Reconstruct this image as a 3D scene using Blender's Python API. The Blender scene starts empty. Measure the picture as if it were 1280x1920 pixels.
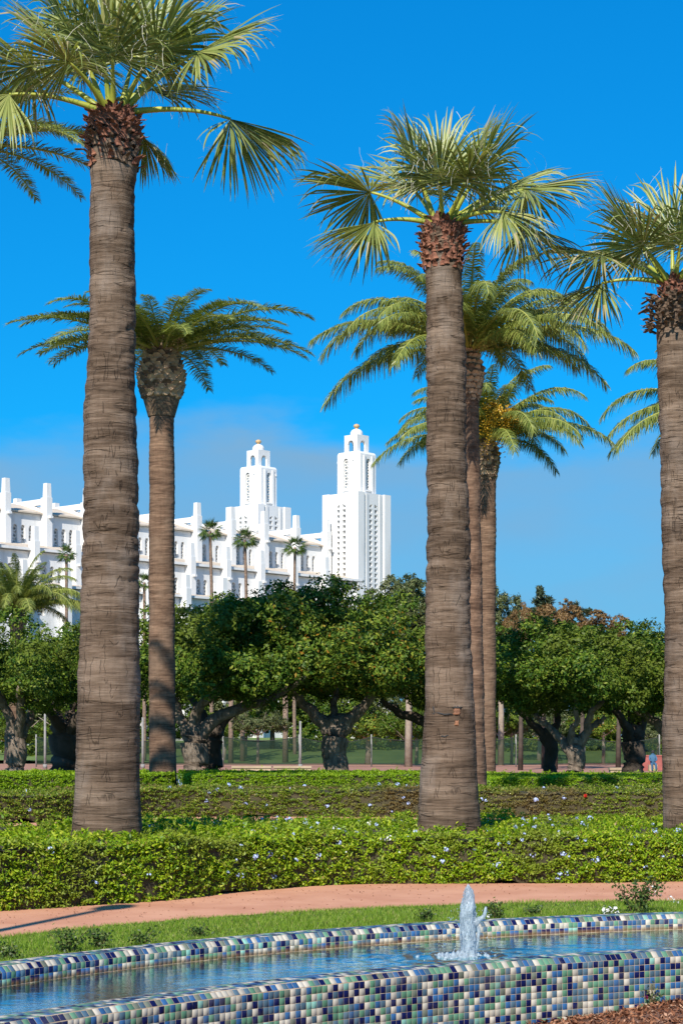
import bpy, math, random
import numpy as np
from mathutils import Vector

rng = np.random.default_rng(11)
random.seed(11)
S = bpy.context.scene
COL = S.collection
R = math.radians
PI = math.pi
F, YH, H = 3500.0, 1398.0, 1.7          # focal length in photo pixels, horizon row, eye height

# ------------------------------------------------------------------ camera
cam = bpy.data.cameras.new('camera')
cam.sensor_fit = 'VERTICAL'; cam.sensor_height = 36.0
cam.lens = 36.0 * F / 1920.0
cam.shift_y = (YH - 960.0) / 1920.0
cam.clip_start = 0.1; cam.clip_end = 9000
camo = bpy.data.objects.new('camera', cam); COL.objects.link(camo)
camo.location = (0, 0, H); camo.rotation_euler = (PI / 2, 0, 0)
S.camera = camo

# ------------------------------------------------------------------ light
SUN_EL, SUN_AZ = R(39), R(17)           # sun behind the camera, to its left
to_sun = Vector((-math.sin(SUN_AZ) * math.cos(SUN_EL), -math.cos(SUN_AZ) * math.cos(SUN_EL), math.sin(SUN_EL)))
sl = bpy.data.lights.new('sun', 'SUN'); sl.energy = 5.0; sl.angle = R(0.55); sl.color = (1.0, 0.93, 0.82)
so = bpy.data.objects.new('sun', sl); COL.objects.link(so)
so.rotation_euler = (-to_sun).to_track_quat('-Z', 'Y').to_euler()
S.view_settings.view_transform = 'Standard'; S.view_settings.look = 'None'
S.view_settings.exposure = 0.42; S.view_settings.gamma = 1.0

W = bpy.data.worlds.new('World'); S.world = W; W.use_nodes = True
nt = W.node_tree; nt.nodes.clear()
def N(tree, typ, **kw):
    n = tree.nodes.new(typ)
    for k, v in kw.items():
        if k in n.inputs.keys() if hasattr(n.inputs, 'keys') else False: n.inputs[k].default_value = v
        else: setattr(n, k, v)
    return n
sky = N(nt, 'ShaderNodeTexSky', sky_type='NISHITA', sun_disc=False)
sky.sun_elevation = SUN_EL; sky.sun_rotation = PI + SUN_AZ
sky.altitude = 50; sky.air_density = 1.0; sky.dust_density = 0.35; sky.ozone_density = 3.0
hs = nt.nodes.new('ShaderNodeHueSaturation'); hs.inputs['Saturation'].default_value = 1.42; hs.inputs['Hue'].default_value = 0.492
hs.inputs['Value'].default_value = 1.0
tc = nt.nodes.new('ShaderNodeTexCoord')
sep = nt.nodes.new('ShaderNodeSeparateXYZ'); nt.links.new(tc.outputs['Generated'], sep.inputs[0])
mp = nt.nodes.new('ShaderNodeMapping'); mp.inputs['Scale'].default_value = (9, 9, 26); nt.links.new(tc.outputs['Generated'], mp.inputs[0])
nz = nt.nodes.new('ShaderNodeTexNoise'); nz.inputs['Scale'].default_value = 1.0; nz.inputs['Detail'].default_value = 5; nt.links.new(mp.outputs[0], nz.inputs['Vector'])
# low soft bank of haze-cloud: stronger below about nine degrees of elevation, broken by noise
add = nt.nodes.new('ShaderNodeMath'); add.operation = 'MULTIPLY_ADD'; add.inputs[1].default_value = 0.10; nt.links.new(nz.outputs['Fac'], add.inputs[0])
nt.links.new(sep.outputs['Z'], add.inputs[2])
mr = nt.nodes.new('ShaderNodeMapRange'); mr.interpolation_type = 'SMOOTHSTEP'
mr.inputs['From Min'].default_value = 0.226; mr.inputs['From Max'].default_value = 0.196; mr.inputs['To Min'].default_value = 0.0; mr.inputs['To Max'].default_value = 1.0
nt.links.new(add.outputs[0], mr.inputs['Value'])
mp2 = nt.nodes.new('ShaderNodeMapping'); mp2.inputs['Scale'].default_value = (5, 5, 14); mp2.inputs['Location'].default_value = (3.1, 0.4, 0.2); nt.links.new(tc.outputs['Generated'], mp2.inputs[0])
nz2 = nt.nodes.new('ShaderNodeTexNoise'); nz2.inputs['Scale'].default_value = 1.0; nz2.inputs['Detail'].default_value = 4; nt.links.new(mp2.outputs[0], nz2.inputs['Vector'])
mr2 = nt.nodes.new('ShaderNodeMapRange'); mr2.inputs['From Min'].default_value = 0.36; mr2.inputs['From Max'].default_value = 0.62; mr2.inputs['To Max'].default_value = 0.97; mr2.inputs['To Min'].default_value = 0.5
nt.links.new(nz2.outputs['Fac'], mr2.inputs['Value'])
mul = nt.nodes.new('ShaderNodeMath'); mul.operation = 'MULTIPLY'; nt.links.new(mr.outputs[0], mul.inputs[0]); nt.links.new(mr2.outputs[0], mul.inputs[1])
mix = nt.nodes.new('ShaderNodeMix'); mix.data_type = 'RGBA'
nt.links.new(mul.outputs[0], mix.inputs['Factor']); nt.links.new(sky.outputs[0], hs.inputs['Color'])
tint = nt.nodes.new('ShaderNodeMix'); tint.data_type = 'RGBA'; tint.blend_type = 'MULTIPLY'; tint.inputs['Factor'].default_value = 1.0
gm = nt.nodes.new('ShaderNodeGamma'); gm.inputs['Gamma'].default_value = 0.65; nt.links.new(hs.outputs[0], gm.inputs['Color']); nt.links.new(gm.outputs[0], tint.inputs['A']); tint.inputs['B'].default_value = (0.05, 0.98, 1.62, 1)
hz_ = nt.nodes.new('ShaderNodeMapRange'); hz_.inputs['From Min'].default_value = 0.0; hz_.inputs['From Max'].default_value = 0.17; hz_.inputs['To Min'].default_value = 0.62; hz_.inputs['To Max'].default_value = 0.0; nt.links.new(sep.outputs['Z'], hz_.inputs['Value'])
low = nt.nodes.new('ShaderNodeMix'); low.data_type = 'RGBA'; nt.links.new(hz_.outputs[0], low.inputs['Factor']); nt.links.new(tint.outputs['Result'], low.inputs['A']); low.inputs['B'].default_value = (1.25, 2.75, 4.5, 1)
nt.links.new(low.outputs['Result'], mix.inputs['A']); mix.inputs['B'].default_value = (1.25, 2.5, 3.85, 1)
bg = nt.nodes.new('ShaderNodeBackground'); bg.inputs['Strength'].default_value = 0.13
wo = nt.nodes.new('ShaderNodeOutputWorld')
nt.links.new(mix.outputs['Result'], bg.inputs['Color']); nt.links.new(bg.outputs[0], wo.inputs['Surface'])

# ------------------------------------------------------------------ helpers
def G(px, py, z=0.0):                   # point at height z that the photo shows at pixel (px, py)
    D = F * (H - z) / (py - YH)
    return np.array([(px - 640) / F * D, D])
def Wp(px, py, D):                      # point at distance D seen at pixel
    return np.array([(px - 640) / F * D, D, H + (YH - py) / F * D])

def tag(o, label=None, cat=None, group=None, kind=None):
    if label: o['label'] = label
    if cat: o['category'] = cat
    if group: o['group'] = group
    if kind: o['kind'] = kind
    return o
def empty(name, loc=(0, 0, 0), rz=0.0):
    o = bpy.data.objects.new(name, None); COL.objects.link(o)
    o.location = loc; o.rotation_euler = (0, 0, rz); o.empty_display_size = 0.2
    return o
def link(name, me, parent=None, loc=None, rot=None, scale=None):
    o = bpy.data.objects.new(name, me); COL.objects.link(o)
    if parent is not None: o.parent = parent
    if loc is not None: o.location = loc
    if rot is not None: o.rotation_euler = rot
    if scale is not None: o.scale = scale if hasattr(scale, '__len__') else (scale,) * 3
    return o
def npmesh(name, V, Q, mats, mi=None, smooth=False):
    """V (n,3) array, Q (m,k) array of equal-sized polygons."""
    V = np.ascontiguousarray(V, dtype=np.float32); Q = np.ascontiguousarray(Q, dtype=np.int32)
    m, k = Q.shape
    me = bpy.data.meshes.new(name)
    me.vertices.add(len(V)); me.vertices.foreach_set('co', V.ravel())
    me.loops.add(m * k); me.loops.foreach_set('vertex_index', Q.ravel())
    me.polygons.add(m); me.polygons.foreach_set('loop_start', np.arange(0, m * k, k, dtype=np.int32))
    if mi is not None: me.polygons.foreach_set('material_index', np.ascontiguousarray(mi, dtype=np.int32))
    if smooth: me.polygons.foreach_set('use_smooth', np.ones(m, dtype=bool))
    me.update(calc_edges=True)
    for mt in (mats if isinstance(mats, (list, tuple)) else [mats]): me.materials.append(mt)
    return me
class MB:
    def __init__(s): s.v = []; s.f = []; s.m = []; s.sm = []
    def poly(s, pts, faces, m=0, smooth=False):
        b = len(s.v); s.v += [tuple(map(float, p)) for p in pts]
        for f in faces: s.f.append([b + i for i in f]); s.m.append(m); s.sm.append(smooth)
    def box(s, x0, x1, y0, y1, z0, z1, m=0):
        s.poly([(x0, y0, z0), (x1, y0, z0), (x1, y1, z0), (x0, y1, z0), (x0, y0, z1), (x1, y0, z1), (x1, y1, z1), (x0, y1, z1)],
               [(0, 3, 2, 1), (4, 5, 6, 7), (0, 1, 5, 4), (1, 2, 6, 5), (2, 3, 7, 6), (3, 0, 4, 7)], m)
    def frus(s, cx, cy, z0, z1, a0, b0, a1, b1, m=0):
        s.poly([(cx - a0, cy - b0, z0), (cx + a0, cy - b0, z0), (cx + a0, cy + b0, z0), (cx - a0, cy + b0, z0),
                (cx - a1, cy - b1, z1), (cx + a1, cy - b1, z1), (cx + a1, cy + b1, z1), (cx - a1, cy + b1, z1)],
               [(0, 3, 2, 1), (4, 5, 6, 7), (0, 1, 5, 4), (1, 2, 6, 5), (2, 3, 7, 6), (3, 0, 4, 7)], m)
    def prism(s, poly2, fn, d0, d1, m=0):
        """polygon (a,z) extruded from d0 to d1; fn(a,d,z) -> xyz"""
        n = len(poly2)
        pts = [fn(a, d0, z) for a, z in poly2] + [fn(a, d1, z) for a, z in poly2]
        s.poly(pts, [tuple(range(n)), tuple(range(2 * n - 1, n - 1, -1))] + [(i, i + n, (i + 1) % n + n, (i + 1) % n) for i in range(n)], m)
    def lathe(s, prof, cx=0, cy=0, n=24, m=0, smooth=True):
        pts = []
        for r, z in prof:
            for i in range(n):
                a = 2 * PI * i / n; pts.append((cx + r * math.cos(a), cy + r * math.sin(a), z))
        fs = []
        for j in range(len(prof) - 1):
            for i in range(n):
                i2 = (i + 1) % n; fs.append((j * n + i, j * n + i2, (j + 1) * n + i2, (j + 1) * n + i))
        s.poly(pts, fs, m, smooth)
    def tube(s, pts, rad, n=8, m=0, cap=True):
        P = [Vector(map(float, p)) for p in pts]; out = []
        up = Vector((0.13, 0.21, 1)).normalized()
        for i, p in enumerate(P):
            t = (P[min(i + 1, len(P) - 1)] - P[max(i - 1, 0)]).normalized()
            a = t.cross(up)
            if a.length < 1e-3: a = t.cross(Vector((1, 0, 0)))
            a.normalize(); b = t.cross(a)
            r = rad[i] if hasattr(rad, '__len__') else rad
            for k in range(n):
                q = p + (a * math.cos(2 * PI * k / n) + b * math.sin(2 * PI * k / n)) * r
                out.append(tuple(q))
        fs = []
        for j in range(len(P) - 1):
            for k in range(n): fs.append((j * n + k, j * n + (k + 1) % n, (j + 1) * n + (k + 1) % n, (j + 1) * n + k))
        if cap: fs.append(tuple(range(n - 1, -1, -1))); fs.append(tuple(range((len(P) - 1) * n, len(P) * n)))
        s.poly(out, fs, m, True)
    def mesh(s, name, mats):
        me = bpy.data.meshes.new(name); me.from_pydata(s.v, [], s.f)
        for mt in (mats if isinstance(mats, (list, tuple)) else [mats]): me.materials.append(mt)
        me.polygons.foreach_set('material_index', s.m); me.polygons.foreach_set('use_smooth', s.sm); me.update()
        return me
    def build(s, name, mats, parent=None, loc=None, rot=None): return link(name, s.mesh(name, mats), parent, loc, rot)

def spline(pts, n):
    P = np.array(pts, float); P = np.vstack([2 * P[0] - P[1], P, 2 * P[-1] - P[-2]])
    k = len(P) - 3; out = []
    for t in np.linspace(0, k, n):
        i = min(int(t), k - 1); u = t - i; p0, p1, p2, p3 = P[i:i + 4]
        out.append(0.5 * (2 * p1 + (p2 - p0) * u + (2 * p0 - 5 * p1 + 4 * p2 - p3) * u * u + (3 * p1 - p0 - 3 * p2 + p3) * u ** 3))
    return np.array(out)
def hsh(ix, iy, iz, seed):
    h = (ix.astype(np.int64) * 374761393 + iy.astype(np.int64) * 668265263 + iz.astype(np.int64) * 2147483647 + seed * 1274126177) & 0xffffffff
    h = ((h ^ (h >> 13)) * 1274126177) & 0xffffffff
    h = h ^ (h >> 16)
    return (h & 0xffffff) / float(0xffffff) * 2 - 1
def vn3(x, y, z, seed=0):               # value noise in [-1, 1]
    x, y, z = np.broadcast_arrays(np.asarray(x, float), np.asarray(y, float), np.asarray(z, float))
    ix, iy, iz = np.floor(x), np.floor(y), np.floor(z); fx, fy, fz = x - ix, y - iy, z - iz
    sx, sy, sz = (t * t * (3 - 2 * t) for t in (fx, fy, fz)); o = 0
    for a in (0, 1):
        for b in (0, 1):
            for c in (0, 1):
                o = o + hsh(ix + a, iy + b, iz + c, seed) * (sx if a else 1 - sx) * (sy if b else 1 - sy) * (sz if c else 1 - sz)
    return o
def unit(v): return v / (np.linalg.norm(v, axis=-1, keepdims=True) + 1e-9)
def leaves(P, Nn, L, Wd, rg, tilt=0.5, droop=0.0, fold=0.25):
    """rhombic folded leaves at P, lying roughly square to the normals Nn"""
    n = len(P); r = unit(rg.normal(size=(n, 3))); t = unit(r - (r * Nn).sum(1, keepdims=True) * Nn)
    a = unit(t + Nn * rg.normal(tilt, 0.45, (n, 1)) + np.array([0, 0, -droop]))
    b = unit(np.cross(a, Nn) + 0.35 * rg.normal(size=(n, 3))); c = np.cross(b, a)
    L = L * rg.uniform(0.65, 1.25, (n, 1)); Wd = Wd * rg.uniform(0.7, 1.2, (n, 1))
    V = np.empty((n, 4, 3)); V[:, 0] = P - a * L * 0.3; V[:, 2] = P + a * L * 0.7
    mid = P + a * L * 0.12
    V[:, 1] = mid + b * Wd * 0.5 + c * Wd * fold; V[:, 3] = mid - b * Wd * 0.5 + c * Wd * fold
    return V.reshape(-1, 3), np.arange(4 * n).reshape(n, 4)

# ------------------------------------------------------------------ materials
def newmat(name):
    m = bpy.data.materials.new(name); m.use_nodes = True; t = m.node_tree
    return m, t, t.nodes['Principled BSDF']
def ramp(t, fac, stops):
    r = t.nodes.new('ShaderNodeValToRGB'); e = r.color_ramp.elements
    while len(e) > 2: e.remove(e[-1])
    for i, (p, c) in enumerate(stops):
        el = e[i] if i < 2 else e.new(p)
        el.position = p; el.color = (*c, 1)
    t.links.new(fac, r.inputs['Fac']); return r.outputs['Color']
def noise(t, scale, detail=4, rough=0.55, vec=None, sc3=None, coord='Object'):
    c = t.nodes.new('ShaderNodeTexCoord') if vec is None else None
    src = c.outputs[coord] if vec is None else vec
    if sc3:
        mp = t.nodes.new('ShaderNodeMapping'); mp.inputs['Scale'].default_value = sc3; t.links.new(src, mp.inputs[0]); src = mp.outputs[0]
    n = t.nodes.new('ShaderNodeTexNoise'); n.inputs['Scale'].default_value = scale; n.inputs['Detail'].default_value = detail; n.inputs['Roughness'].default_value = rough
    t.links.new(src, n.inputs['Vector']); return n.outputs['Fac']
def bump(t, bs, h, strength=0.3, dist=0.02):
    b = t.nodes.new('ShaderNodeBump'); b.inputs['Strength'].default_value = strength; b.inputs['Distance'].default_value = dist
    t.links.new(h, b.inputs['Height']); t.links.new(b.outputs[0], bs.inputs['Normal']); return b
def mixc(t, fac, a, b, mode='MIX'):
    m = t.nodes.new('ShaderNodeMix'); m.data_type = 'RGBA'; m.blend_type = mode
    for nm, v in (('Factor', fac), ('A', a), ('B', b)):
        if isinstance(v, (int, float)): m.inputs[nm].default_value = v
        elif isinstance(v, tuple): m.inputs[nm].default_value = (*v, 1)
        else: t.links.new(v, m.inputs[nm])
    return m.outputs['Result']
def simple(name, c0, c1, scale=3.0, rough=0.8, bs=0.3, bd=0.01, bscale=None, detail=6, sc3=None, coord='Object', lo=0.35, hi=0.65):
    m, t, b = newmat(name)
    f = noise(t, scale, detail, 0.6, sc3=sc3, coord=coord)
    t.links.new(ramp(t, f, [(lo, c0), (hi, c1)]), b.inputs['Base Color']); b.inputs['Roughness'].default_value = rough
    if bs: bump(t, b, noise(t, bscale or scale * 6, 5, 0.65, sc3=sc3, coord=coord), bs, bd)
    return m
def leafmat(name, stops, patch=None, pscale=0.6, plo=0.5, phi=0.62, trans=0.35, rough=0.45, spec=0.3, tcol=None):
    """per-leaf colour from the island number; optional patches of another colour by place"""
    m, t, b = newmat(name)
    g = t.nodes.new('ShaderNodeNewGeometry')
    col = ramp(t, g.outputs['Random Per Island'], stops)
    if patch:
        f = noise(t, pscale, 3, 0.5)
        mr = t.nodes.new('ShaderNodeMapRange'); mr.inputs['From Min'].default_value = plo; mr.inputs['From Max'].default_value = phi
        t.links.new(f, mr.inputs['Value']); col = mixc(t, mr.outputs[0], col, patch)
    t.links.new(col, b.inputs['Base Color']); b.inputs['Roughness'].default_value = rough; b.inputs['Specular IOR Level'].default_value = spec
    tr = t.nodes.new('ShaderNodeBsdfTranslucent')
    t.links.new(mixc(t, 1.0, col, tcol or (1.0, 1.0, 0.45), 'MULTIPLY'), tr.inputs['Color'])
    mx = t.nodes.new('ShaderNodeMixShader'); mx.inputs[0].default_value = trans
    t.links.new(b.outputs[0], mx.inputs[1]); t.links.new(tr.outputs[0], mx.inputs[2])
    t.links.new(mx.outputs[0], t.nodes['Material Output'].inputs['Surface'])
    return m

M = {}
M['path'] = simple('terracotta_path', (0.49, 0.215, 0.12), (0.60, 0.295, 0.175), 1.3, 0.95, 0.25, 0.006, 120)
M['soil'] = simple('red_soil', (0.13, 0.062, 0.036), (0.25, 0.115, 0.066), 6, 0.95, 0.8, 0.03, 40)
M['lawn_soil'] = simple('lawn_soil', (0.06, 0.085, 0.015), (0.10, 0.12, 0.03), 5, 0.95, 0.3, 0.01)
M['ground'] = simple('park_ground', (0.05, 0.085, 0.022), (0.10, 0.12, 0.04), 0.12, 0.95, 0.3, 0.02, 8)
M['redearth'] = simple('red_earth_walk', (0.30, 0.14, 0.09), (0.38, 0.19, 0.12), 0.4, 0.95, 0.2, 0.01, 30)
M['mulch'] = leafmat('bark_mulch', [(0.0, (0.10, 0.038, 0.02)), (0.45, (0.23, 0.095, 0.05)), (0.8, (0.33, 0.155, 0.085)), (1.0, (0.44, 0.27, 0.18))], trans=0.0, rough=0.9, spec=0.1)
M['grass'] = leafmat('grass_blades', [(0.0, (0.11, 0.21, 0.015)), (0.5, (0.20, 0.33, 0.025)), (0.85, (0.29, 0.40, 0.045)), (1.0, (0.48, 0.43, 0.16))], trans=0.4, rough=0.5)
M['hedge'] = leafmat('plumbago_leaves', [(0.0, (0.09, 0.19, 0.006)), (0.4, (0.22, 0.36, 0.010)), (0.8, (0.37, 0.48, 0.018)), (0.95, (0.50, 0.53, 0.05)), (1.0, (0.34, 0.21, 0.09))], patch=(0.23, 0.29, 0.03), pscale=1.1, trans=0.38)
M['hedge2'] = leafmat('dry_hedge_leaves', [(0.0, (0.07, 0.13, 0.010)), (0.45, (0.16, 0.24, 0.015)), (0.8, (0.28, 0.35, 0.03)), (1.0, (0.34, 0.23, 0.10))], patch=(0.19, 0.14, 0.05), pscale=0.5, plo=0.5, phi=0.66, trans=0.35)
M['hedge3'] = leafmat('clipped_box_leaves', [(0.0, (0.11, 0.23, 0.006)), (0.5, (0.22, 0.37, 0.010)), (1.0, (0.36, 0.48, 0.02))], trans=0.38)
M['twig'] = simple('hedge_twigs', (0.045, 0.035, 0.018), (0.08, 0.07, 0.03), 30, 0.95, 0.6, 0.02)
M['fig'] = leafmat('fig_leaves', [(0.0, (0.027, 0.07, 0.008)), (0.5, (0.075, 0.145, 0.013)), (0.85, (0.155, 0.22, 0.022)), (1.0, (0.27, 0.29, 0.045))], patch=(0.115, 0.155, 0.018), pscale=0.35, trans=0.25, rough=0.5, spec=0.2)
M['fig_fruit'] = leafmat('fig_leaves_orange_new_growth', [(0.0, (0.04, 0.095, 0.012)), (0.6, (0.13, 0.20, 0.02)), (0.93, (0.25, 0.28, 0.035)), (0.965, (0.30, 0.17, 0.02)), (1.0, (0.30, 0.13, 0.02))], trans=0.25, rough=0.5, spec=0.2)
M['olive'] = leafmat('eucalyptus_leaves', [(0.0, (0.06, 0.085, 0.025)), (0.6, (0.115, 0.14, 0.05)), (1.0, (0.19, 0.20, 0.08))], trans=0.25)
M['pine'] = leafmat('pine_needles', [(0.0, (0.03, 0.05, 0.025)), (0.6, (0.06, 0.085, 0.04)), (1.0, (0.10, 0.12, 0.06))], trans=0.15)
M['rust'] = leafmat('rust_leaves', [(0.0, (0.14, 0.08, 0.03)), (0.6, (0.24, 0.14, 0.055)), (1.0, (0.33, 0.22, 0.09))], trans=0.25)
M['rose'] = leafmat('rose_leaves', [(0.0, (0.035, 0.075, 0.018)), (0.6, (0.075, 0.13, 0.03)), (1.0, (0.18, 0.23, 0.05))], trans=0.3)
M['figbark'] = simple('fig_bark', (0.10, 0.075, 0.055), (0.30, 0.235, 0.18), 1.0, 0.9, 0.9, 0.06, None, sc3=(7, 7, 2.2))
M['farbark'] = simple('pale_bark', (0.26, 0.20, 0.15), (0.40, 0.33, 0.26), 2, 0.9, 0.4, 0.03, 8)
M['darkshadebark'] = simple('dark_and_shaded_bark', (0.06, 0.045, 0.033), (0.12, 0.09, 0.07), 2, 0.9, 0.4, 0.03, 8)  # naturally dark bark; on the fig trunks its darkness is painted-in shade
M['fan'] = leafmat('fan_palm_leaf', [(0.0, (0.14, 0.185, 0.05)), (0.5, (0.25, 0.30, 0.08)), (0.85, (0.38, 0.41, 0.13)), (1.0, (0.48, 0.45, 0.19))], trans=0.32, rough=0.38, spec=0.5)
M['fandry'] = leafmat('fan_palm_dry_tips', [(0.0, (0.36, 0.30, 0.15)), (1.0, (0.52, 0.44, 0.26))], trans=0.3, rough=0.6)
M['fiber'] = leafmat('fan_palm_threads', [(0.0, (0.55, 0.52, 0.42)), (1.0, (0.75, 0.72, 0.62))], trans=0.2, rough=0.6)
M['petiole'] = simple('fan_petiole', (0.22, 0.27, 0.03), (0.42, 0.42, 0.06), 3, 0.45, 0, lo=0.3, hi=0.7)
M['date'] = leafmat('date_palm_leaflets', [(0.0, (0.11, 0.15, 0.03)), (0.5, (0.20, 0.245, 0.05)), (0.9, (0.31, 0.345, 0.08)), (1.0, (0.42, 0.41, 0.12))], trans=0.28, rough=0.36, spec=0.5)
M['rachis'] = simple('date_rachis', (0.24, 0.27, 0.05), (0.36, 0.35, 0.08), 2, 0.45, 0)
M['farfan'] = leafmat('far_fan_leaf', [(0.0, (0.04, 0.085, 0.018)), (0.6, (0.09, 0.15, 0.03)), (1.0, (0.20, 0.25, 0.06))], trans=0.3, rough=0.4)
M['dates'] = leafmat('orange_dates', [(0.0, (0.42, 0.20, 0.015)), (0.5, (0.60, 0.33, 0.02)), (1.0, (0.68, 0.46, 0.05))], trans=0.1)
M['brownfruit'] = leafmat('brown_spent_stalks', [(0.0, (0.16, 0.10, 0.03)), (0.5, (0.28, 0.19, 0.05)), (1.0, (0.42, 0.28, 0.09))], trans=0.1)
M['boot_red'] = simple('leaf_base_red', (0.13, 0.045, 0.028), (0.30, 0.125, 0.07), 14, 0.85, 0.5, 0.01, 60)
M['boot_dark'] = simple('leaf_base_brown', (0.075, 0.045, 0.03), (0.19, 0.125, 0.08), 14, 0.9, 0.5, 0.01, 60)
M['boot_tan'] = simple('leaf_base_tan', (0.30, 0.18, 0.10), (0.54, 0.38, 0.24), 9, 0.85, 0.4, 0.01, 40)
M['fibermat'] = simple('brown_fibre', (0.10, 0.05, 0.03), (0.20, 0.11, 0.065), 20, 0.95, 0.6, 0.01, 80)

def trunkmat(name, dark, mid, light, ringscale=26.0, crack=1.0, grey=(0.27, 0.23, 0.20), off=0.0):
    """bark mapped round the trunk: u = metres round it, v = metres up it"""
    m, t, b = newmat(name)
    uv = t.nodes.new('ShaderNodeTexCoord').outputs['UV']
    oi = t.nodes.new('ShaderNodeObjectInfo'); sh = t.nodes.new('ShaderNodeVectorMath'); sh.operation = 'MULTIPLY_ADD'; sh.inputs[1].default_value = (1, 1, 1)
    cmbo = t.nodes.new('ShaderNodeCombineXYZ'); t.links.new(oi.outputs['Random'], cmbo.inputs['Z']); t.links.new(uv, sh.inputs[0]); t.links.new(cmbo.outputs[0], sh.inputs[2]); uv = sh.outputs[0]
    def mrange(v, a, b_, c=0.0, d=1.0):
        r = t.nodes.new('ShaderNodeMapRange'); r.inputs['From Min'].default_value = a; r.inputs['From Max'].default_value = b_; r.inputs['To Min'].default_value = c; r.inputs['To Max'].default_value = d
        t.links.new(v, r.inputs['Value']); return r.outputs[0]
    f1 = noise(t, 1.0, 6, 0.7, vec=uv, sc3=(2.2, ringscale, 3))         # horizontal fibre lines
    f2 = noise(t, 1.0, 5, 0.6, vec=uv, sc3=(1.5, 0.9, 5))               # weather patches
    f3 = noise(t, 1.0, 4, 0.7, vec=uv, sc3=(22, 1.2, 3))                # fine upright fibres
    f4 = noise(t, 1.0, 5, 0.65, vec=uv, sc3=(0.7, 3.8, 7))              # broad bands
    col = ramp(t, f1, [(0.36, dark), (0.5, mid), (0.66, light)])
    col = mixc(t, 0.5, col, ramp(t, f4, [(0.36, dark), (0.5, mid), (0.64, light)]))
    col = mixc(t, mrange(f2, 0.5, 0.68, 0, .7), col, grey)
    wn = t.nodes.new('ShaderNodeTexNoise'); wn.inputs['Scale'].default_value = 7; wn.inputs['Detail'].default_value = 3; t.links.new(uv, wn.inputs['Vector'])
    ad = t.nodes.new('ShaderNodeVectorMath'); ad.operation = 'MULTIPLY_ADD'; ad.inputs[1].default_value = (.07, .05, 0); t.links.new(wn.outputs['Color'], ad.inputs[0]); t.links.new(uv, ad.inputs[2])
    def cracks(su, sv, width, seedz):       # thin wandering lines where a soft noise crosses its middle
        mp = t.nodes.new('ShaderNodeMapping'); mp.inputs['Scale'].default_value = (su, sv, 1); mp.inputs['Location'].default_value = (seedz, seedz * .7, seedz); t.links.new(ad.outputs[0], mp.inputs[0])
        n_ = t.nodes.new('ShaderNodeTexNoise'); n_.inputs['Scale'].default_value = 1.0; n_.inputs['Detail'].default_value = 1.5; t.links.new(mp.outputs[0], n_.inputs['Vector'])
        s_ = t.nodes.new('ShaderNodeMath'); s_.operation = 'SUBTRACT'; s_.inputs[1].default_value = 0.5; t.links.new(n_.outputs['Fac'], s_.inputs[0])
        a_ = t.nodes.new('ShaderNodeMath'); a_.operation = 'ABSOLUTE'; t.links.new(s_.outputs[0], a_.inputs[0])
        return mrange(a_.outputs[0], 0.0, width)
    c1 = cracks(10.0, 1.6, 0.02, 1.7); c2 = cracks(0.9, 11.0, 0.024, 5.1)
    mk1 = mrange(noise(t, 1.0, 2, 0.5, vec=uv, sc3=(7, 6, 2)), 0.50, 0.58, 0, crack * .85)
    mk2 = mrange(noise(t, 1.0, 2, 0.5, vec=uv, sc3=(3.2, 5, 9)), 0.45, 0.55, 0, crack * .9)
    hgt = None
    for c_, mk in ((c1, mk1), (c2, mk2)):
        inv = t.nodes.new('ShaderNodeMath'); inv.operation = 'SUBTRACT'; inv.inputs[0].default_value = 1.0; t.links.new(c_, inv.inputs[1])
        ml = t.nodes.new('ShaderNodeMath'); ml.operation = 'MULTIPLY'; t.links.new(inv.outputs[0], ml.inputs[0]); t.links.new(mk, ml.inputs[1])
        col = mixc(t, ml.outputs[0], col, (0.022, 0.015, 0.011))
        if hgt is None: hgt = ml.outputs[0]
        else:
            sm = t.nodes.new('ShaderNodeMath'); sm.operation = 'ADD'; t.links.new(hgt, sm.inputs[0]); t.links.new(ml.outputs[0], sm.inputs[1]); hgt = sm.outputs[0]
    sp = mrange(f3, 0.35, 0.6, 0.90, 1.04); cmb = t.nodes.new('ShaderNodeCombineColor')
    for i in range(3): t.links.new(sp, cmb.inputs[i])
    col = mixc(t, 1.0, col, cmb.outputs[0], 'MULTIPLY')
    t.links.new(col, b.inputs['Base Color']); b.inputs['Roughness'].default_value = 0.92; b.inputs['Specular IOR Level'].default_value = 0.15
    h1 = t.nodes.new('ShaderNodeMath'); h1.operation = 'MULTIPLY_ADD'; h1.inputs[1].default_value = 1.0; t.links.new(f1, h1.inputs[0]); t.links.new(mrange(f3, 0, 1, 0, .15), h1.inputs[2])
    h2 = t.nodes.new('ShaderNodeMath'); h2.operation = 'MULTIPLY_ADD'; h2.inputs[1].default_value = -0.8; t.links.new(hgt, h2.inputs[0]); t.links.new(h1.outputs[0], h2.inputs[2])
    bump(t, b, h2.outputs[0], 0.9, 0.025)
    return m
M['trunkA'] = trunkmat('fan_palm_bark', (0.05, 0.033, 0.022), (0.13, 0.088, 0.06), (0.26, 0.19, 0.14), 30.0, 0.6, grey=(0.25, 0.20, 0.165))
M['trunkB'] = trunkmat('date_palm_bark', (0.06, 0.034, 0.022), (0.16, 0.097, 0.063), (0.30, 0.19, 0.125), 16, 0.25, (0.21, 0.14, 0.095))
M['shaft'] = simple('old_leaf_scars', (0.09, 0.055, 0.035), (0.27, 0.18, 0.11), 1.0, 0.9, 0.8, 0.03, None, sc3=(6, 6, 16))
M['trunkC'] = simple('slim_palm_bark', (0.13, 0.085, 0.06), (0.26, 0.18, 0.13), 1.0, 0.9, 0.4, 0.02, None, sc3=(4, 4, 9))

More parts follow.
